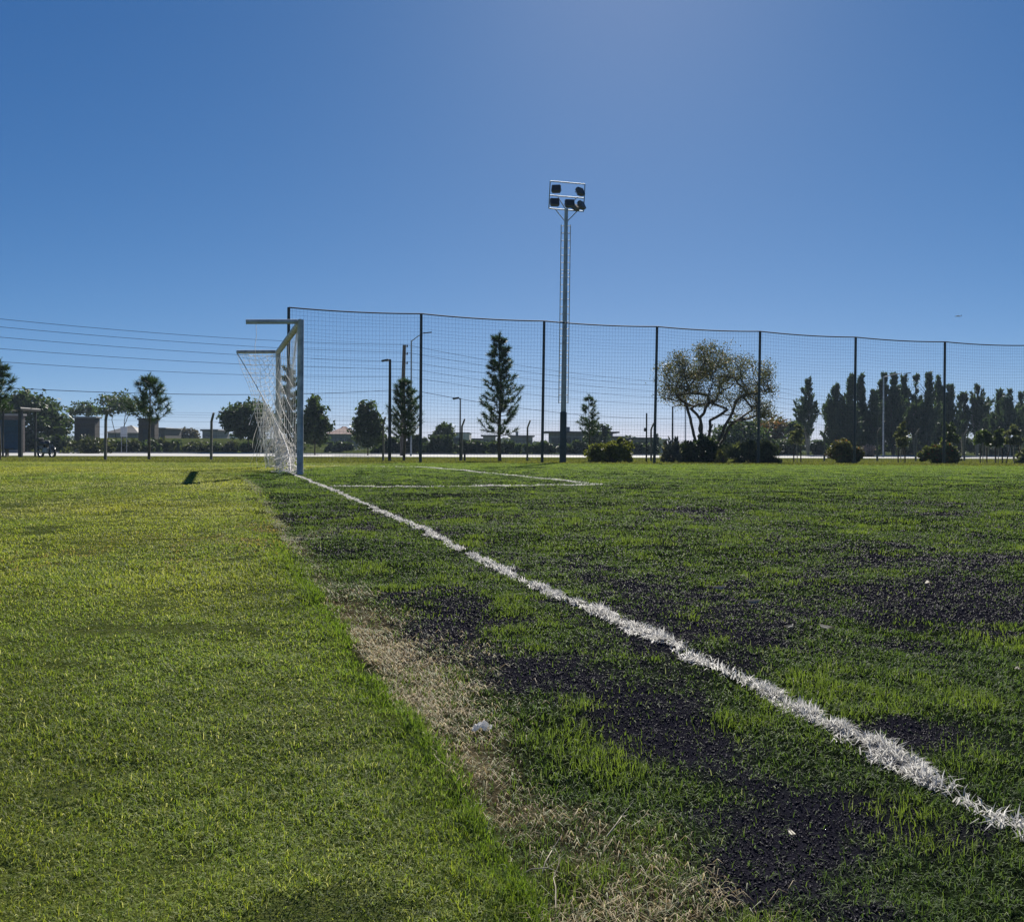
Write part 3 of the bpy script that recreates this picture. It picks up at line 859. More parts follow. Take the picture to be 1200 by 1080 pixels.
def tree(name, px, Y, top, wpx, bot, label, kind, group=None, leaf=.12, ntar=60, nleaf=2600, cols=((.03, .045, .015), (.07, .09, .03)),
         trunk_r=None, bark='bark', spread=.35, crown_fn=None, multi=1, seed=1, asp=.5, dry=0, dc=(.2, .13, .05), rtip=.012, up=0, cat='tree', trunkpx=None):
    """crown spans rows top..bot and wpx columns at distance Y"""
    rnd = random.Random(seed); b = on(px if trunkpx is None else trunkpx, Y)
    cx = on(px, Y).x-b.x
    zt, zb = hgt(top, Y, px), max(hgt(bot, Y, px), .15); rx = wpx/2/F*Y; hz = (zt-zb)
    root = empty(name, b); tag(root, label, cat, group)
    tg = []
    while len(tg) < ntar:
        x, y, z = rnd.uniform(-1, 1), rnd.uniform(-1, 1), rnd.uniform(0, 1)
        if crown_fn(math.hypot(x, y), z, x): tg.append(Vector((cx+x*rx, y*rx, zb+z*hz)))
    ths = []
    if multi == 1:
        trunk = [Vector((cx*.15*i/4+rnd.uniform(-.03, .03), rnd.uniform(-.03, .03), (zb+.25*hz)*i/4)) for i in range(5)]
        trunk[0] = Vector((0, 0, -.1))
        mb, ends, nodes, rad = grow(trunk, tg, max(.18, hz*.09), rtip, rnd)
    else:
        mb = MB(); ends = []
        for k in range(multi):
            a = -math.pi/2+TAU*(k+.5)/multi + rnd.uniform(-.3, .3); sub = [t for i, t in enumerate(tg) if i % multi == k]
            sub = sorted(tg, key=lambda t: abs((math.atan2(t.y, t.x-cx)-a+math.pi) % TAU-math.pi))[:int(len(tg)/multi*1.25)]
            ox = Vector((math.cos(a)*.12, math.sin(a)*.12, -.1)); cen = sum(sub, Vector())/len(sub); e = ox.lerp(cen, .52); e.z = max(e.z, zb+.1*hz)
            trunk = [ox.lerp(e, i/8)+Vector((rnd.uniform(-.05, .05), rnd.uniform(-.05, .05), 0)) for i in range(9)]
            m2, en, _, _ = grow(trunk, sub, max(.2, hz*.08), rtip, rnd, expo=2.1)
            mb.add(m2.v, m2.f, True); ends += en
    mb.build('trunk', M[bark], root)
    E = np.array([tuple(e) for e in ends]); idx = RNG.integers(0, len(E), nleaf)
    P = E[idx] + RNG.normal(0, 1, (nleaf, 3))*np.array([spread, spread, spread*.75])[None]*rx*.5
    P[:, 2] = np.maximum(P[:, 2], .05)
    tone = (.75+.5*RNG.random(len(E)))[idx]
    C = leafcol(nleaf, *cols, dry=dry, dc=dc)*tone[:, None]
    V, T, C = leaf_cards(P, leaf, C, asp, up)
    np_mesh('crown', V, T, M['leaf'], root, col=C)
    return root
ball = lambda r, z, x: r*r+(2*z-1)**2 < 1 and (r*r+(2*z-1)**2 > .25 or z < .4)
dome = lambda r, z, x: r*r + z*z < 1 and (r*r+z*z > .3)
umbrella = lambda r, z, x: (z > .55-.1*r and r < 1 and z < 1-.35*r*r)
cone = lambda r, z, x: r < (1-z)*.95+.06
egg = lambda r, z, x: r < (1.05-z)**.6*min(1, .45+z*2.2)
DARK = ((.026, .045, .02), (.07, .1, .038))
MIDG = ((.03, .05, .018), (.08, .11, .035))

def pine(px, Y, top, wpx, bot, label, nwhorl, needle, seed, per=6, dense=70, lean=0.0, trunk=.07, low=.25, cols=((.024, .05, .02), (.06, .105, .038)), upang=.75, clump=1.0, group=None):
    rnd = random.Random(seed); b = on(px, Y); H = hgt(top, Y, px); zb = hgt(bot, Y, px); rx = wpx/2/F*Y*1.12
    root = empty('pine_tree', b); tag(root, label, 'pine tree', group)
    mb = MB(); P, D, Cn = [], [], []
    ax = lambda z: Vector((lean*z/H + .03*math.sin(z*1.7+seed), .03*math.cos(z*1.3), z))
    mb.tube([ax(-.1 if i == 0 else H*.97*i/9) for i in range(10)], [trunk*(1-.085*i) for i in range(10)], 8)
    def brush(p, q, n_, ln):
        d = (q-p)
        for k in range(n_):
            f = .25+.75*rnd.random()**.7
            o = p+d*f
            dv = d.normalized()*1.0 + Vector((rnd.gauss(0, .75), rnd.gauss(0, .75), rnd.gauss(0, .75)))
            dv.normalize(); P.append(tuple(o)); D.append(tuple(dv*ln*rnd.uniform(.6, 1.15)))
    for w in range(nwhorl):
        f = (w+.4)/nwhorl; z = zb+(H*.96-zb)*f
        reach = rx*(1-f*.86)**.8*(1 if f > .16 else .75)
        nb = per+rnd.randint(-1, 1); a0 = rnd.random()*TAU
        for k in range(nb):
            a = a0+TAU*k/nb+rnd.uniform(-.35, .35); L = reach*rnd.uniform(.65, 1.12)
            o = ax(z+rnd.uniform(-.1, .1)); el = rnd.uniform(.25, .6)+f*.45
            hd = Vector((math.cos(a), math.sin(a), 0))
            mid = o+hd*L*.55+Vector((0, 0, L*.55*math.tan(min(el, 1.1))*.45)); tip = o+hd*L+Vector((0, 0, L*upang*rnd.uniform(.5, 1.1)))
            mb.tube([o, mid, tip], [trunk*.28*(1-f*.6), trunk*.2*(1-f*.6), .008], 4, cap=False)
            brush(o+(mid-o)*.5, mid, int(dense*.45*clump), needle*.85); brush(mid, tip, dense, needle)
            for s in range(2):
                q0 = o.lerp(mid, .55+.3*s); q1 = q0 + Vector((rnd.uniform(-.4, .4), rnd.uniform(-.4, .4), rnd.uniform(.15, .5)))*L*.55+hd*L*.15
                mb.tube([q0, q1], [.012, .006], 3, cap=False); brush(q0, q1, int(dense*.55), needle*.9)
    brush(ax(H*.9), ax(H*1.0), int(dense*1.2), needle*.9)
    mb.build('trunk', M['bark'], root)
    P = np.array(P); D = np.array(D); n = len(P)
    sd = np.cross(D, RNG.normal(0, 1, (n, 3))); sd /= np.linalg.norm(sd, axis=1)[:, None]; sd *= (.009*Y/35)
    V = np.stack([P-sd, P+sd, P+D+sd*.3, P+D-sd*.3], 1).reshape(-1, 3); k = np.arange(n)*4
    T = np.stack([np.stack([k, k+1, k+2], 1), np.stack([k, k+2, k+3], 1)], 1).reshape(-1, 3)
    np_mesh('crown', V, T, M['needle'], root, col=np.repeat(leafcol(n, *cols), 4, 0))
    return root
pine(585.5, 39, 390, 56, 512, 'tall slender pine with rising needle branches left of the floodlight mast', 13, .2, 3, per=6, dense=78, trunk=.085)
pine(175, 38.5, 441, 52, 496, 'young pine with drooping bushy needle crown on the left lawn', 6, .26, 4, per=5, dense=75, trunk=.06, upang=.75, clump=.25)
pine(474, 40, 445, 50, 512, 'young pine behind the stout lamp post and tall fence post', 9, .22, 5, per=6, dense=60, trunk=.07)
pine(690, 42, 463, 34, 510, 'thin young pine with sparse upright tufts right of the mast', 6, .17, 6, per=5, dense=40, trunk=.035)
pine(-2, 36, 424, 44, 486, 'pine with long needle branches cut by the left picture edge', 6, .26, 7, per=5, dense=75, trunk=.07, upang=.6, clump=.25)
pine(338, 46, 428, 38, 522, 'narrow dark pine rising behind the goal net', 10, .22, 8, per=6, dense=80, trunk=.08)

# spreading tree behind the fence
tree('acacia_tree', 836, 42, 402, 136, 508, 'big spreading tree with several bare trunks and thin olive crown', None, leaf=.042, ntar=400, nleaf=29000,
     cols=((.05, .056, .03), (.115, .118, .066)), spread=.14, multi=6, seed=12, asp=.45, dry=.15, dc=(.15, .115, .07), rtip=.0135, trunkpx=826,
     crown_fn=lambda r, z, x: r < 1 and z > .30+.1*abs(x)-.25*max(0, x) and z < 1.0-.28*r*r and (z > .6 or r > .5) and math.sin(6*x+9*z)+math.sin(11*x-5*z+1) > -1.15)

# round and conical leafy trees
tree('round_tree', 291, 95, 471, 54, 517, 'round dense dark tree beyond the hedge left of the goal', None, leaf=.22, ntar=90, nleaf=5200, cols=DARK, spread=.3, seed=21, crown_fn=ball)
tree('leafy_tree', 369, 80, 457, 40, 520, 'dark leafy tree just right of the goal post', None, leaf=.17, ntar=80, nleaf=4200, cols=DARK, spread=.3, seed=22, crown_fn=egg)
tree('leafy_tree', 431, 78, 469, 44, 524, 'dark conical broadleaf tree standing alone on the verge', None, leaf=.16, ntar=90, nleaf=4600, cols=DARK, spread=.26, seed=23, crown_fn=egg)
tree('broad_tree', 34, 100, 461, 84, 512, 'broad dark domed tree behind the bus shelter', None, leaf=.24, ntar=120, nleaf=7000, cols=DARK, spread=.26, seed=24, crown_fn=dome)
tree('umbrella_tree', 98, 125, 470, 36, 500, 'small flat topped tree behind the brick gatehouse', None, leaf=.2, ntar=40, nleaf=1100, cols=MIDG, spread=.25, seed=25, crown_fn=umbrella)
tree('umbrella_tree', 141, 112, 459, 60, 506, 'flat topped tree with slim bare branches left of the young pine', None, leaf=.2, ntar=60, nleaf=1700, cols=MIDG, spread=.24, seed=26, crown_fn=umbrella, multi=3)
tree('small_tree', 520, 120, 497, 24, 516, 'small green tree beside the grey block house', None, leaf=.22, ntar=40, nleaf=1400, cols=MIDG, spread=.3, seed=27, crown_fn=ball)
tree('small_tree', 699, 110, 494, 30, 520, 'small round tree before the flat roofed house', None, leaf=.2, ntar=40, nleaf=1500, cols=DARK, spread=.3, seed=28, crown_fn=ball)
tree('small_tree', 221, 170, 502, 24, 516, 'small reddish tree far behind the hedges on the left', None, leaf=.26, ntar=40, nleaf=1300, cols=((.04, .035, .025), (.09, .07, .05)), spread=.3, seed=29, crown_fn=ball)
tree('small_tree', 903, 118, 491, 50, 520, 'bushy tree with rusty autumn leaves right of the big spreading tree', None, leaf=.24, ntar=70, nleaf=2600, cols=((.05, .05, .02), (.1, .09, .035)), spread=.3, seed=30, crown_fn=ball, dry=.4, dc=(.22, .1, .04))
tree('small_tree', 936, 112, 492, 28, 520, 'dark olive bushy tree left of the tall silver trunked tree', None, leaf=.22, ntar=50, nleaf=2000, cols=DARK, spread=.3, seed=31, crown_fn=ball)
tree('small_tree', 868, 100, 492, 70, 530, 'dark thicket tree behind the shrub beneath the big tree', None, leaf=.22, ntar=80, nleaf=3600, cols=DARK, spread=.3, seed=32, crown_fn=dome)
tree('small_tree', 768, 130, 503, 12, 522, 'small pointed dark tree left of the dark lamp post', None, leaf=.22, ntar=30, nleaf=900, cols=DARK, spread=.3, seed=33, crown_fn=cone)
tree('small_tree', 737, 150, 512, 20, 524, 'low round dark tree behind the yellow green shrub', None, leaf=.26, ntar=30, nleaf=900, cols=DARK, spread=.3, seed=34, crown_fn=ball)
tree('small_tree', 655, 210, 500, 26, 516, 'round treetop just above the flat house roof', None, leaf=.35, ntar=30, nleaf=900, cols=DARK, spread=.3, seed=35, crown_fn=ball) if False else None

# tall dark row at the right
ROW = [(947, 443, 26, 96, 's'), (979, 452, 30, 100, 'd'), (997, 441, 26, 98, 'd'), (1009, 440, 26, 102, 'd'), (1024, 458, 24, 99, 'd'), (1036, 437, 22, 103, 'd'), (1047, 439, 26, 100, 'd'),
       (1059, 440, 26, 104, 'd'), (1073, 438, 22, 101, 's'), (1088, 436, 28, 99, 'd'), (1100, 436, 28, 103, 'd'), (1113, 452, 26, 100, 'd'), (1129, 459, 20, 104, 's'), (1145, 449, 26, 102, 's'),
       (1157, 464, 16, 106, 's'), (1171, 457, 22, 103, 'd'), (1183, 456, 24, 101, 's'), (1197, 459, 24, 105, 's'), (1212, 452, 26, 102, 'd')]
tall = lambda r, z, x: r < (1.02-z)**.62*min(1, .5+z*1.5)
def casuarina(px, Y, top, w, bot, label, dense, seed):
    rnd = random.Random(seed); b = on(px, Y); H = hgt(top, Y, px); zb = hgt(bot, Y, px); rx = w/2/F*Y
    root = empty('casuarina_tree', b); tag(root, label, 'tree', 'tall trees in the row beyond the road')
    mb = MB(); nl = rnd.randint(3, 5); lead = []
    for k in range(nl):
        a = TAU*k/nl+rnd.uniform(-.4, .4); rr = rx*(0 if k == 0 else rnd.uniform(.3, .6)); h = H*(1 if k == 0 else rnd.uniform(.55, .93))
        x, y = rr*math.cos(a), rr*math.sin(a)*.8; lead.append((x, y, h, rx*rnd.uniform(.6, 1.0)))
        mb.tube([(0, 0, -.1), (x*.5, y*.5, zb+.6), (x, y, h*.6), (x*1.05, y*1.05, h*.99)], [.15, .11, .06, .015], 6, cap=False)
    n = 13000 if dense else 5200
    PP, DD = [], []
    nb = 150 if dense else 64
    for k in range(nb):
        l = lead[0 if rnd.random() < .3 else rnd.randrange(nl)]; u = rnd.random()**.9
        z = zb+(l[2]*.97-zb)*u; a = rnd.random()*TAU
        reach = l[3]*1.15*(1.02-u)**1.0*min(1, .6+u*2)*rnd.uniform(.4, 1.5)
        o = np.array([l[0], l[1], z]); d = np.array([math.cos(a), math.sin(a), rnd.uniform(.8, 1.9)])*max(reach, .25)
        if z+d[2] > l[2]*1.03: d *= max(.15, (l[2]*1.03-z)/d[2])
        m = int(n/nb*rnd.uniform(.6, 1.4)*(.5+.5*min(1, reach)))
        f = RNG.random(m)[:, None]**.8
        PP.append(o+d*f+RNG.normal(0, 1, (m, 3))*np.array([.16, .16, .2])*(1.05-f*.7)); DD.append(np.repeat(d[None]/np.linalg.norm(d), m, 0))
    P = np.concatenate(PP); D = np.concatenate(DD)*.9
    V, T, C = leaf_cards(P, .2, leafcol(len(P), (.032, .056, .04), (.075, .11, .06)), .26, 0, D)
    for k in range(14):
        zz = rnd.uniform(zb, H*.8); l = lead[rnd.randrange(nl)]; a = rnd.random()*TAU
        mb.tube([(l[0], l[1], zz), (l[0]+math.cos(a)*rx*.5, l[1]+math.sin(a)*rx*.5, zz+rx*.5)], [.03, .01], 4, cap=False)
    mb.build('trunk', M['palebark' if not dense else 'bark'], root)
    np_mesh('crown', V, T, M['leaf'], root, col=C)
labs = ['tall narrow tree with silver trunk standing left of the dark row', 'dark bushy tree at the left end of the tall row', 'tall dark tree just left of a fence post in the row',
        'tall dark pointed tree just right of a fence post in the row', 'lower dark tree left of the tall street lamp', 'tall dark tree directly behind the street lamp', 'slim dark treetop under the street lamp arm',
        'tall dark tree just past the street lamp arm', 'thin airy tree with ragged tip right of the street lamp', 'tall dark twin tree left of a rightmost fence post',
        'tall dark twin tree behind the rightmost fence post', 'dark tree sloping down right of the rightmost fence post', 'thin airy low tree between the dark row and open tree',
        'open tree with two ragged tips and sky gaps', 'small thin tree beside the far street lamp', 'slim dark column tree right of the far street lamp', 'open airy tree next to the slim dark column',
        'airy tree at the right picture edge in the row', 'dark tree past the right picture edge end of the row']
for i, (px, top, w, Y, k) in enumerate(ROW):
    d = k == 'd'
    casuarina(px, Y, top, w*1.25, 523 if d else 512, labs[i], d, 50+i)

# ------------------------------------------------------------------ shrubs and hedges
def shrub(px, Y, top, wpx, label, cols, leaf=.05, n=6000, dry=0, dc=(.25, .1, .06), seed=1, spiky=0, name='shrub', group=None, flat=1.0, cat='shrub'):
    rnd = random.Random(seed); b = on(px, Y); H = hgt(top, Y, px); rx = wpx/2/F*Y
    root = empty(name, b); tag(root, label, cat, group)
    cl = []
    for k in range(44):
        a = rnd.random()*TAU; rr = math.sqrt(rnd.random())*.92; z = (rnd.random()**.7)*.95*math.sqrt(max(0, 1-rr*rr*.8))*rnd.uniform(.75, 1.1)
        cl.append((rr*math.cos(a)*rx, rr*math.sin(a)*rx*flat, z*H))
    mb = MB()
    for c in cl: mb.tube([(c[0]*.15, c[1]*.15, -.05), (c[0]*.55, c[1]*.55, c[2]*.6), c], [.018, .012, .006], 4, cap=False)
    mb.build('stem', M['bark'], root)
    cl = np.array(cl); idx = RNG.integers(0, len(cl), n)
    off = RNG.normal(0, 1, (n, 3)); off /= np.linalg.norm(off, axis=1)[:, None]; off *= (RNG.random(n)**.5)[:, None]
    sz = (.55+.75*RNG.random(len(cl)))[idx][:, None]
    P = cl[idx]+off*np.array([rx*.27, rx*.27, H*.2])[None]*sz
    P[:, 2] = np.clip(P[:, 2], .03, H*1.15)
    tone = (.7+.6*RNG.random(len(cl)))[idx]
    C = leafcol(n, *cols, dry=dry, dc=dc)*tone[:, None]
    dirs = None
    if spiky:
        dirs = off*1.0 + np.array([0, 0, .7])[None]
    V, T, C = leaf_cards(P, leaf, C, .28 if spiky else .55, 0, dirs)
    np_mesh('foliage', V, T, M['leaf'], root, col=C)
    return root
YG = ((.075, .085, .02), (.19, .2, .045)); OL = ((.06, .075, .038), (.15, .165, .085))
shrub(715, 36.0, 512, 54, 'broad yellow green shrub right of the floodlight mast', YG, .06, 6500, seed=1, flat=.6)
shrub(884, 38.0, 514, 60, 'wide grey green shrub with long leaves at a fence post foot', OL, .085, 6000, seed=2, spiky=1, flat=.6)
shrub(990, 39.4, 515, 46, 'rounded olive shrub with reddish tips at a fence post foot', ((.06, .065, .028), (.15, .145, .058)), .06, 6000, dry=.1, dc=(.2, .1, .05), seed=3, flat=.6)
shrub(1100, 40.2, 519, 46, 'rounded shrub with red flowers at the rightmost fence post foot', ((.05, .065, .028), (.13, .145, .055)), .06, 6000, dry=.06, dc=(.3, .07, .05), seed=4, flat=.6)
shrub(822, 40.5, 510, 60, 'dark dense shrub under the trunks of the big spreading tree', DARK, .07, 6500, seed=5, flat=.6)
shrub(787, 39.5, 514, 24, 'grey dry spiky plant left of the big tree trunks', ((.1, .1, .09), (.24, .23, .2)), .13, 900, seed=6, spiky=1)
shrub(846, 39.0, 526, 16, 'small pale leafed plant between the dark shrub and wide shrub', ((.07, .08, .03), (.2, .2, .1)), .06, 700, seed=7, spiky=1)
shrub(1017, 90, 520, 14, 'pinkish plumed grass clump beyond the road', ((.2, .14, .14), (.42, .32, .31)), .28, 500, seed=8, spiky=1)
shrub(1205, 44, 522, 34, 'olive shrub at the right picture edge', OL, .07, 3000, seed=9)
shrub(690, 40, 519, 14, 'low leafy plant at the foot of the thin young pine', YG, .06, 900, seed=10) if False else None
# clipped hedge mounds beyond the road, left
HD = [(104, 84, 512, 40, 'clipped hedge mound below the brick gatehouse'), (135, 92, 515, 16, 'small clipped mound left of the white sign board'), (152, 92, 514, 18, 'clipped mound just right of the white sign board'),
      (172, 95, 514, 24, 'clipped mound behind the young pine trunk'), (194, 100, 513.5, 16, 'clipped mound just right of the young pine'), (208, 110, 514, 14, 'low clipped mound right of the second brick pillar'),
      (232, 104, 517, 26, 'long clipped hedge left of a leaning concrete post'), (252, 104, 518, 22, 'clipped hedge behind a leaning concrete post'), (271, 104, 517.5, 20, 'clipped hedge below the dense round tree left part'),
      (289, 104, 517, 18, 'clipped hedge directly below the dense round tree'), (304, 104, 517, 18, 'clipped hedge between the round tree and goal net'), (321, 104, 516.5, 24, 'clipped hedge seen through the goal net')]
for i, (px, Y, top, w, lab) in enumerate(HD):
    shrub(px, Y, top-1, w*1.4, lab, DARK if i % 2 else ((.03, .04, .018), (.09, .1, .04)), .14, 1700, seed=70+i, name='hedge_mound', group='clipped hedge mounds beyond the road', cat='hedge')
HD2 = [(398, 120, 517, 34, 'pale rounded bush row before the grey house with red roof'), (452, 100, 510, 30, 'dark hedge right of the conical broadleaf tree'), (482, 100, 508, 40, 'dark hedge behind the stout lamp post and pine'), (516, 98, 510, 44, 'dark hedge left of the grey block house'),
       (552, 100, 516, 40, 'dark low hedge behind the short thin lamp post'), (590, 102, 515, 44, 'dark hedge behind the tall slender pine'), (632, 105, 517, 40, 'dark hedge left of the floodlight mast base'), (676, 105, 517, 44, 'dark hedge right of the floodlight mast base'),
       (752, 110, 516, 40, 'dark hedge beside the fence post right of the yellow green shrub'), (920, 104, 512, 60, 'dark hedge before the rusty autumn tree'), (968, 108, 512, 40, 'dark hedge under the tall silver trunked tree'),
       (1010, 110, 508, 54, 'dark undergrowth below the left tall dark trees'), (1062, 110, 508, 60, 'dark undergrowth below the street lamp trees'), (1115, 110, 510, 60, 'dark undergrowth below the rightmost dark trees'), (1172, 110, 510, 66, 'dark undergrowth below the airy right end trees'),
       (30, 96, 507, 60, 'dark shrubbery between bus shelter and motorcycle'), (68, 92, 509, 30, 'shrubbery behind the motorcycle'), (340, 100, 512, 34, 'dark hedge behind the goal posts')]
for i, (px, Y, top, w, lab) in enumerate(HD2):
    shrub(px, Y, top, w, lab, ((.024, .04, .02), (.065, .09, .04)), .2, 2600, seed=90+i, name='hedge', group='dark hedges beyond the road', flat=.5, cat='hedge')

# low far tree line on the horizon
n = 26000
X = RNG.uniform(-230, 260, n); Yv = 300+RNG.normal(0, 8, n)
hh = .8+3.4*fbm(X*.06, X*0, 301, 4)**1.5*1.6
P = np.stack([X, Yv, gz(Yv)+hh*RNG.random(n)**.7], 1)
V, T, C = leaf_cards(P, .5, leafcol(n, (.03, .045, .03), (.06, .08, .045)), .6)
tag(np_mesh('far_trees', V, T, M['leaf'], col=C), 'low dark line of far trees on the horizon behind the houses', 'tree line', kind='stuff')

# ------------------------------------------------------------------ young staked trees at the right
def young(px, Y, top, w, bot, label, tripod=False, seed=1, cols=((.06, .07, .04), (.15, .16, .09)), n=900):
    t = tree('young_tree', px, Y, top, w, bot, label, None, 'young staked trees behind the fence', leaf=.075, ntar=26, nleaf=n, cols=cols, spread=.3, seed=seed, crown_fn=egg, rtip=.006, bark='palebark')
    for s in (-1, 1):
        mb = MB(); x = .16 if not tripod else .42
        mb.tube([(s*x, -.05, -.1), (s*(x if not tripod else .08), -.03, .75 if not tripod else 1.25)], .028, 6); mb.build('stake', M['stake'], t)
    return t
young(934, 42, 498, 20, 521, 'young staked tree left of the olive shrub', seed=201, n=500)
young(1056, 43, 491, 18, 528, 'pale young staked tree left of the red flowered shrub', seed=202)
young(1112, 45, 493, 22, 520, 'young tree with round pale crown behind the rightmost fence post', seed=203, cols=MIDG)
young(1152, 44, 500, 22, 523, 'young tree on dark straight stakes right of the red flowered shrub', seed=204, cols=MIDG)
young(1170, 44, 502, 20, 524, 'young tree between the straight staked and tripod staked ones', seed=205, cols=MIDG)
young(1188, 44, 500, 22, 520, 'young tree held by a splayed tripod of stakes', True, seed=206)

# ------------------------------------------------------------------ road
def quad_strip(name, pts_near, pts_far, z, mat):
    mb = MB(); n_ = len(pts_near); vs = [(p[0], p[1], float(gz(p[1]))+z) for p in pts_near]+[(p[0], p[1], float(gz(p[1]))+z) for p in pts_far]
    mb.add(vs, [(i, i+1, n_+i+1, n_+i) for i in range(n_-1)])
    return tag(mb.build(name, mat), kind='structure')
M['road'] = solid('pale_concrete_road', (.34, .33, .31), .9, var=.12, scale=.6)
M['kerb'] = solid('kerb_stone', (.42, .41, .39), .9, var=.2, scale=2)
def rn(X): return 67.0+.20*X
def rf(X): return 92.0+.07*X
xs = list(np.linspace(-140, 140, 57))
quad_strip('road', [(x, rn(x)) for x in xs], [(x, rf(x)) for x in xs], .02, M['road'])
for f, nm in ((rn, 'kerb'), (rf, 'kerb')):
    mb = MB()
    for i in range(len(xs)-1):
        x0, x1 = xs[i], xs[i+1]; s = -1 if f is rn else 1
        for kh in ((.12 if f is rf else .03),):
            P = []
            for x in (x0, x1):
                y = f(x); g = float(gz(y)); P += [(x, y, g), (x, y, g+kh), (x, y+.15*s, g+kh), (x, y+.15*s, g)]
            mb.add(P, [(0, 4, 5, 1), (1, 5, 6, 2), (2, 6, 7, 3)])
    tag(mb.build(nm, M['kerb']), kind='structure')

# ------------------------------------------------------------------ buildings far behind
def house(name, px0, px1, top, Y, label, wall, roof='darkroof', rooft=.25, over=.5, win=2, pitched=False, depth=7, floor=None, cat='house', door=True):
    a, b = on(px0, Y), on(px1, Y); w = (b-a).length; H = hgt(top, Y, (px0+px1)/2)
    c = (a+b)/2; c.z = float(gz(Y)); root = empty(name, c); tag(root, label, cat)
    hw = H-rooft if not pitched else H*.68
    mb = MB(); mb.box((0, depth/2, hw/2-.15), (w, depth, hw+.3)); mb.build('wall', M[wall], root)
    mb = MB()
    if pitched:
        o = over; e = hw; r = [(-w/2-o, -o, e), (w/2+o, -o, e), (w/2+o, depth+o, e), (-w/2-o, depth+o, e), (-w/2+depth*.35, depth/2, H), (w/2-depth*.35, depth/2, H)]
        mb.add(r, [(0, 1, 5, 4), (2, 3, 4, 5), (3, 0, 4), (1, 2, 5), (3, 2, 1, 0)])
    else:
        mb.box((0, depth/2, hw+rooft/2+.002), (w+2*over, depth+2*over, rooft), None, .03)
    mb.build('roof', M[roof], root)
    if cat == 'gatehouse':
        mb = MB(); mb.box((0, -.04, .35), (w+.12, .12, .7), None, .02); mb.build('plinth', M['render'], root)
        mb = MB(); mb.box((0, -.05, hw-.55), (w+.14, .14, .16), None, .02); mb.build('cornice', M['brick'], root)
        mb = MB(); mb.box((0, -.02, hw*.5), (w*.45, .06, hw*.42), None, .015); mb.build('panel', M['darkroof'], root)
    elif win and w > 4:
        mb = MB(); mb.box((w*.36, -.02, 1.02), (.95, .06, 2.05), None, .01); d_ = mb.build('door', M['wood'], root)
        m2 = MB(); m2.tube([(w*.36+.36, -.05, 1.0), (w*.36+.36, -.1, 1.0), (w*.36+.25, -.1, 1.0)], .018, 6); m2.build('handle', M['galv'], d_)
        if not pitched:
            mb = MB(); mb.box((-w*.2, depth*.4, H+.35), (.5, .5, .75), None, .02); mb.build('chimney', M[wall], root)
    for i in range(win):
        x = -w/2+w*(i+.5)/(win+.9); ww = min(1.6, w/(win+1)*.8)
        mb = MB(); mb.box((x, -.02, hw*.55), (ww, .05, min(1.3, hw*.4))); f = mb.build('window', M['window'], root)
        m2 = MB()
        for dx in (-ww/2-.03, ww/2+.03): m2.box((x+dx, -.035, hw*.55), (.06, .09, min(1.3, hw*.4)+.12))
        for dz in (-1, 1): m2.box((x, -.035, hw*.55+dz*(min(1.3, hw*.4)/2+.03)), (ww, .09, .06))
        m2.build('frame', M['render'], f)
    return root
house('brick_gatehouse', 87, 111, 488, 100, 'brick gatehouse pillar block with pale cornice beyond the hedge', 'brick', 'render', .18, .18, 0, depth=1.2, cat='gatehouse')
house('brick_gatehouse', 162, 181, 490, 104, 'brick pillar block behind the young pine', 'brick', 'brick', .2, .12, 0, depth=1.2, cat='gatehouse')
house('brick_gatehouse', 4, 21, 484.5, 84, 'brick pillar block behind the bus shelter', 'brick', 'render', .2, .12, 0, depth=1.2, cat='gatehouse')
house('house', 183, 193, 501, 140, 'small brick outbuilding right of the young pine', 'brick', 'darkroof', .2, .2, 1)
house('house', 126, 160, 497.5, 150, 'house with dark hipped roof behind the flat topped tree', 'render', 'darkroof', win=2, pitched=True)
house('house', 237, 254, 503, 160, 'small dark flat roofed house behind the leaning concrete post', 'render', 'darkroof', .3, .3, 1)
house('house', 262, 273, 508.5, 190, 'low white house behind the dense round tree', 'whitewall', 'darkroof', .2, .2, 1)
house('house', 383, 414, 499, 150, 'grey house with reddish hipped roof between two leafy trees', 'render', 'redroof', win=3, pitched=True)
house('house', 529, 550, 506.5, 145, 'plain pale grey block house behind the short thin lamp post', 'lightrender', 'render', .15, .05, 1)
house('house', 504, 530, 509, 165, 'low dark house left of the pale grey block house', 'render', 'darkroof', .25, .4, 1)
house('house', 549, 569, 513.5, 175, 'low dark building between block house and tall pine', 'render', 'darkroof', .25, .2, 1)
house('house', 566, 580, 509.5, 160, 'dark flat roofed house behind the tall slender pine', 'render', 'darkroof', .25, .4, 1)
house('house', 598, 624, 510, 170, 'dark low house between the tall pine and floodlight mast', 'render', 'darkroof', .25, .4, 2)
house('house', 645, 718, 505.5, 135, 'long dark modern house with flat overhanging roof behind the mast', 'render', 'darkroof', .22, .9, 5)
house('house', 716, 729, 511, 128, 'low box shaped side wing behind the yellow green shrub', 'render', 'darkroof', .22, .2, 1)
house('house', 744, 767, 512.5, 140, 'grey house with flat roof beside the thin dark post', 'render', 'darkroof', .22, .5, 2)
house('house', 768, 781, 514, 150, 'low pale house left of the dark lamp post', 'lightrender', 'whitewall', .2, .5, 1)

# white sign board beyond the road
b = on(145, 88); root = empty('sign_board', b); tag(root, 'plain white sign board on two legs beyond the road', 'sign')
mb = MB(); mb.box((0, 0, hgt(508, 88)), (.64, .05, .95), None, .01); mb.build('board', M['signwhite'], root)
for s in (-.25, .25):
    mb = MB(); mb.tube([(s, .06, -.1), (s, .06, hgt(508, 88))], .03, 6); mb.build('leg', M['galv'], root)

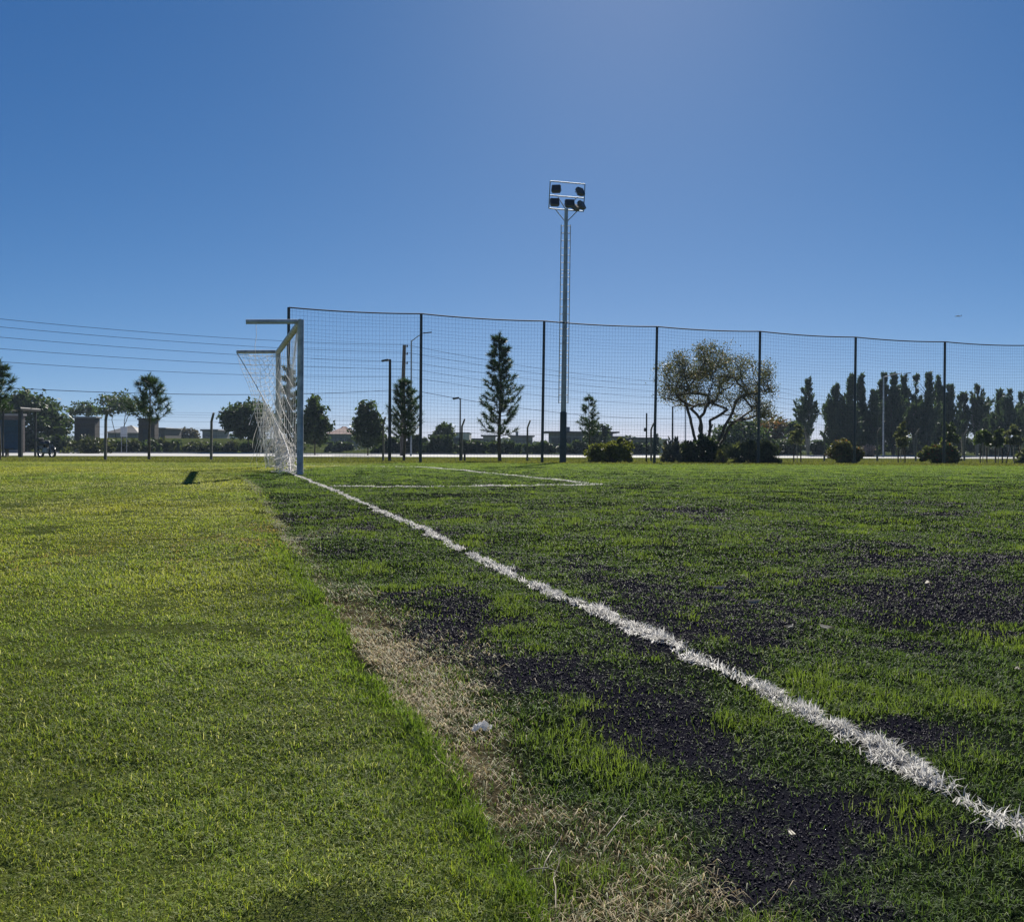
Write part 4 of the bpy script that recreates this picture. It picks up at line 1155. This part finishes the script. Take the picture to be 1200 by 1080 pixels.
# ------------------------------------------------------------------ bus shelter
def shelter():
    Y = 53; b = on(12, Y); root = empty('bus_shelter', b); tag(root, 'dark bus shelter with blue panel at the left picture edge', 'bus shelter')
    H = hgt(477, Y, 12); X = lambda px: on(px, Y).x-b.x
    mb = MB(); mb.box(((X(-60)+X(25))/2, .9, H-.1), (X(25)-X(-60)+.15, 2.3, .17), None, .03); mb.build('roof', M['darkroof'], root)
    for px, w, dy in ((4.5, .09, -.1), (22.3, .2, .15), (-55, .2, .15), (22.3, .1, 1.8), (-55, .1, 1.8)):
        mb = MB(); mb.box((X(px), dy, (H-.19)/2-.05), (w, w, H-.19+.1), None, .01); mb.build('post', M['blackpole'], root)
    mb = MB(); mb.box(((X(-53)+X(2.5))/2, 1.75, H*.45), (X(2.5)-X(-53), .05, H*.62)); mb.build('panel', M['bluepanel'], root)
    mb = MB(); mb.box(((X(-50)+X(0))/2, 1.45, .45), (X(0)-X(-50)-.2, .38, .06), None, .01)
    for px in (-45, -8): mb.box((X(px), 1.45, .2), (.06, .3, .44))
    mb.build('bench', M['wood'], root)
shelter()

# ------------------------------------------------------------------ motorcycle
def motorcycle():
    Y = 52; b = on(54.5, Y); root = empty('motorcycle', b, R(-34)); tag(root, 'small dark motorcycle parked on the grass near the road', 'motorcycle')
    def wheel(x, parent=root):
        mb = MB(); r = .27
        mb.tube([(x+r*math.cos(TAU*i/20), 0, r+r*math.sin(TAU*i/20)) for i in range(21)], .065, 8, cap=False); w = mb.build('wheel', M['rubbertyre'], parent)
        m2 = MB(); m2.tube([(x+.21*math.cos(TAU*i/20), 0, r+.21*math.sin(TAU*i/20)) for i in range(21)], .02, 6, cap=False)
        for k in range(6): m2.tube([(x, 0, r), (x+.2*math.cos(TAU*k/6), 0, r+.2*math.sin(TAU*k/6))], .009, 5)
        m2.tube([(x, -.06, r), (x, .06, r)], .04, 8); m2.build('rim', M['chrome'], w)
    wheel(.6); wheel(-.6)
    mb = MB(); mb.tube([(.6, -.07, .27), (.44, -.07, .75)], .022, 8); mb.tube([(.6, .07, .27), (.44, .07, .75)], .022, 8); mb.tube([(.44, -.07, .75), (.40, 0, .88), (.44, .07, .75)], .02, 8); mb.build('fork', M['chrome'], root)
    mb = MB(); mb.tube([(.38, -.33, .98), (.43, -.14, .92), (.40, 0, .88), (.43, .14, .92), (.38, .33, .98)], .014, 7); mb.tube([(.42, -.25, .95), (.40, -.27, 1.1)], .007, 5); mb.tube([(.42, .25, .95), (.40, .27, 1.1)], .007, 5)
    mb.box((.40, -.28, 1.13), (.02, .1, .07), None, .008); mb.box((.40, .28, 1.13), (.02, .1, .07), None, .008); mb.build('handlebar', M['blackplastic'], root)
    mb = MB(); mb.tube([(.38, 0, .8), (.1, 0, .62), (-.25, 0, .56), (-.6, 0, .6)], [.05, .07, .08, .05], 8); mb.tube([(.32, 0, .72), (.16, 0, .32), (-.2, 0, .28)], .03, 7)
    mb.tube([(-.2, -.08, .3), (-.6, -.08, .27)], .022, 6); mb.tube([(-.2, .08, .3), (-.6, .08, .27)], .022, 6); mb.build('frame', M['redpaint'], root)
    mb = MB(); mb.box((.0, 0, .38), (.42, .3, .34), None, .05); mb.tube([(.1, 0, .42), (.26, 0, .46)], .08, 10); mb.build('engine', M['galv'], root)
    mb = MB(); mb.tube([(.28, 0, .74), (.15, 0, .78), (.02, 0, .76), (-.1, 0, .72)], [.09, .17, .17, .1], 12); mb.build('fuel_tank', M['redpaint'], root)
    mb = MB(); mb.tube([(-.08, 0, .74), (-.25, 0, .74), (-.5, 0, .79), (-.68, 0, .83)], [.12, .16, .16, .08], 10); mb.build('seat', M['blackplastic'], root)
    mb = MB(); mb.tube([(.46, 0, .84), (.56, 0, .83)], [.07, .095], 14); h = mb.build('headlight', M['chrome'], root)
    m2 = MB(); m2.tube([(.558, 0, .83), (.57, 0, .83)], .085, 14); m2.build('lens', M['lampglass'], h)
    mb = MB(); mb.tube([(.1, -.14, .3), (-.3, -.15, .26), (-.75, -.16, .34)], [.025, .035, .045], 8); mb.build('exhaust', M['chrome'], root)
    mb = MB(); mb.tube([(.6+.33*math.cos(a), 0, .27+.33*math.sin(a)) for a in (2.6, 2.1, 1.57, 1.0, .5)], .05, 6); mb.tube([(-.6+.33*math.cos(a), 0, .27+.33*math.sin(a)) for a in (2.9, 2.3, 1.7, 1.1, .6)], .055, 6); mb.build('mudguard', M['redpaint'], root)
    mb = MB()
    for sy in (-.13, .13): mb.box((-.32, sy, .56), (.42, .05, .22), None, .02)
    mb.build('side_panel', M['redpaint'], root)
    mb = MB(); mb.box((-.72, 0, .98), (.3, .34, .24), None, .05); mb.build('top_box', M['blackplastic'], root)
    mb = MB(); mb.tube([(-.1, .1, .3), (-.12, .3, .0)], .014, 6); mb.build('kickstand', M['blackplastic'], root)
motorcycle()

# ------------------------------------------------------------------ far airplane
def plane():
    c = at(1123, 370.5, 1500); root = empty('airplane', c, R(180)); tag(root, 'tiny white airplane flying far off in the clear sky at right', 'airplane')
    mb = MB(); mb.tube([(-5.5, 0, .6), (-4, 0, .2), (-1, 0, 0), (3, 0, 0), (4.5, 0, -.1), (5.3, 0, -.2)], [.15, .5, .75, .75, .5, .1], 10); mb.build('fuselage', M['whitewall'], root)
    mb = MB(); mb.box((1, 0, .7), (1.4, 11, .16), None, .05); mb.build('wing', M['whitewall'], root)
    mb = MB(); mb.box((-5, 0, .7), (.9, 3.6, .1), None, .03); mb.box((-5.1, 0, 1.4), (.9, .1, 1.6), None, .03); mb.build('tail', M['darkroof'], root)
    mb = MB(); mb.box((5.35, 0, -.2), (.06, .16, 1.9), None, .02); mb.build('propeller', M['blackplastic'], root)
plane()

# ------------------------------------------------------------------ the air: a thin even haze
m, nt, p, out = new_mat('haze_air')
nt.nodes.remove(p)
pv = nt.nodes.new('ShaderNodeVolumePrincipled')
pv.inputs['Color'].default_value = (.62, .80, 1.0, 1); pv.inputs['Density'].default_value = .00034; pv.inputs['Anisotropy'].default_value = 0.0
nt.links.new(pv.outputs[0], out.inputs['Volume'])
mb = MB(); mb.box((0, 720, 6.75), (3000, 2200, 16.5))
tag(mb.build('haze', m), kind='stuff', label='thin pale blue haze in the air over the far trees', cat='haze')

# ------------------------------------------------------------------ light, sky, camera
EXPO = .9
SUN_EL, SUN_AZ = R(33.0), R(7.5)
ld = bpy.data.lights.new('sun', 'SUN'); ld.energy = 5.0; ld.angle = R(.5); ld.color = (1, .95, .86)
lo = bpy.data.objects.new('sun', ld); COL.objects.link(lo)
sd = Vector((math.sin(SUN_AZ)*math.cos(SUN_EL), math.cos(SUN_AZ)*math.cos(SUN_EL), math.sin(SUN_EL)))
lo.rotation_euler = sd.to_track_quat('Z', 'Y').to_euler(); lo.location = sd*60
W = bpy.data.worlds.new('World'); sc.world = W; W.use_nodes = True
nt = W.node_tree; bg = nt.nodes['Background']
sky = nt.nodes.new('ShaderNodeTexSky'); sky.sky_type = 'NISHITA'; sky.sun_disc = False
sky.sun_elevation = SUN_EL; sky.sun_rotation = SUN_AZ
sky.altitude = 3000; sky.air_density = .6; sky.dust_density = 1.45; sky.ozone_density = 3.0
# grade the sky to the deep blue of the day: one curve per channel
sp = nt.nodes.new('ShaderNodeSeparateColor'); cb = nt.nodes.new('ShaderNodeCombineColor')
nt.links.new(sky.outputs[0], sp.inputs[0])
for ch, (k_, e_) in enumerate(((.0425, 1.26), (.0905, .86), (.181, .60))):
    pw = nt.nodes.new('ShaderNodeMath'); pw.operation = 'POWER'; pw.inputs[1].default_value = e_
    ml = nt.nodes.new('ShaderNodeMath'); ml.operation = 'MULTIPLY'; ml.inputs[1].default_value = k_*10/2**EXPO
    nt.links.new(sp.outputs[ch], pw.inputs[0]); nt.links.new(pw.outputs[0], ml.inputs[0]); nt.links.new(ml.outputs[0], cb.inputs[ch])
nt.links.new(cb.outputs[0], bg.inputs['Color'])
bg.inputs['Strength'].default_value = .1
cd = bpy.data.cameras.new('camera'); cd.sensor_width = 36; cd.sensor_fit = 'HORIZONTAL'; cd.lens = F/1200*36
cd.shift_y = -(540-HY)/1200; cd.clip_start = .05; cd.clip_end = 6000
co = bpy.data.objects.new('camera', cd); COL.objects.link(co)
co.location = (0, 0, CAMH)
co.rotation_euler = (Matrix.Rotation(R(90), 3, 'X') @ Matrix.Rotation(ROLL, 3, 'Z')).to_euler()
sc.camera = co
sc.view_settings.view_transform = 'Standard'; sc.view_settings.look = 'None'; sc.view_settings.exposure = EXPO; sc.view_settings.gamma = 1
sc.cycles.max_bounces = 6; sc.cycles.transparent_max_bounces = 8; sc.cycles.diffuse_bounces = 3
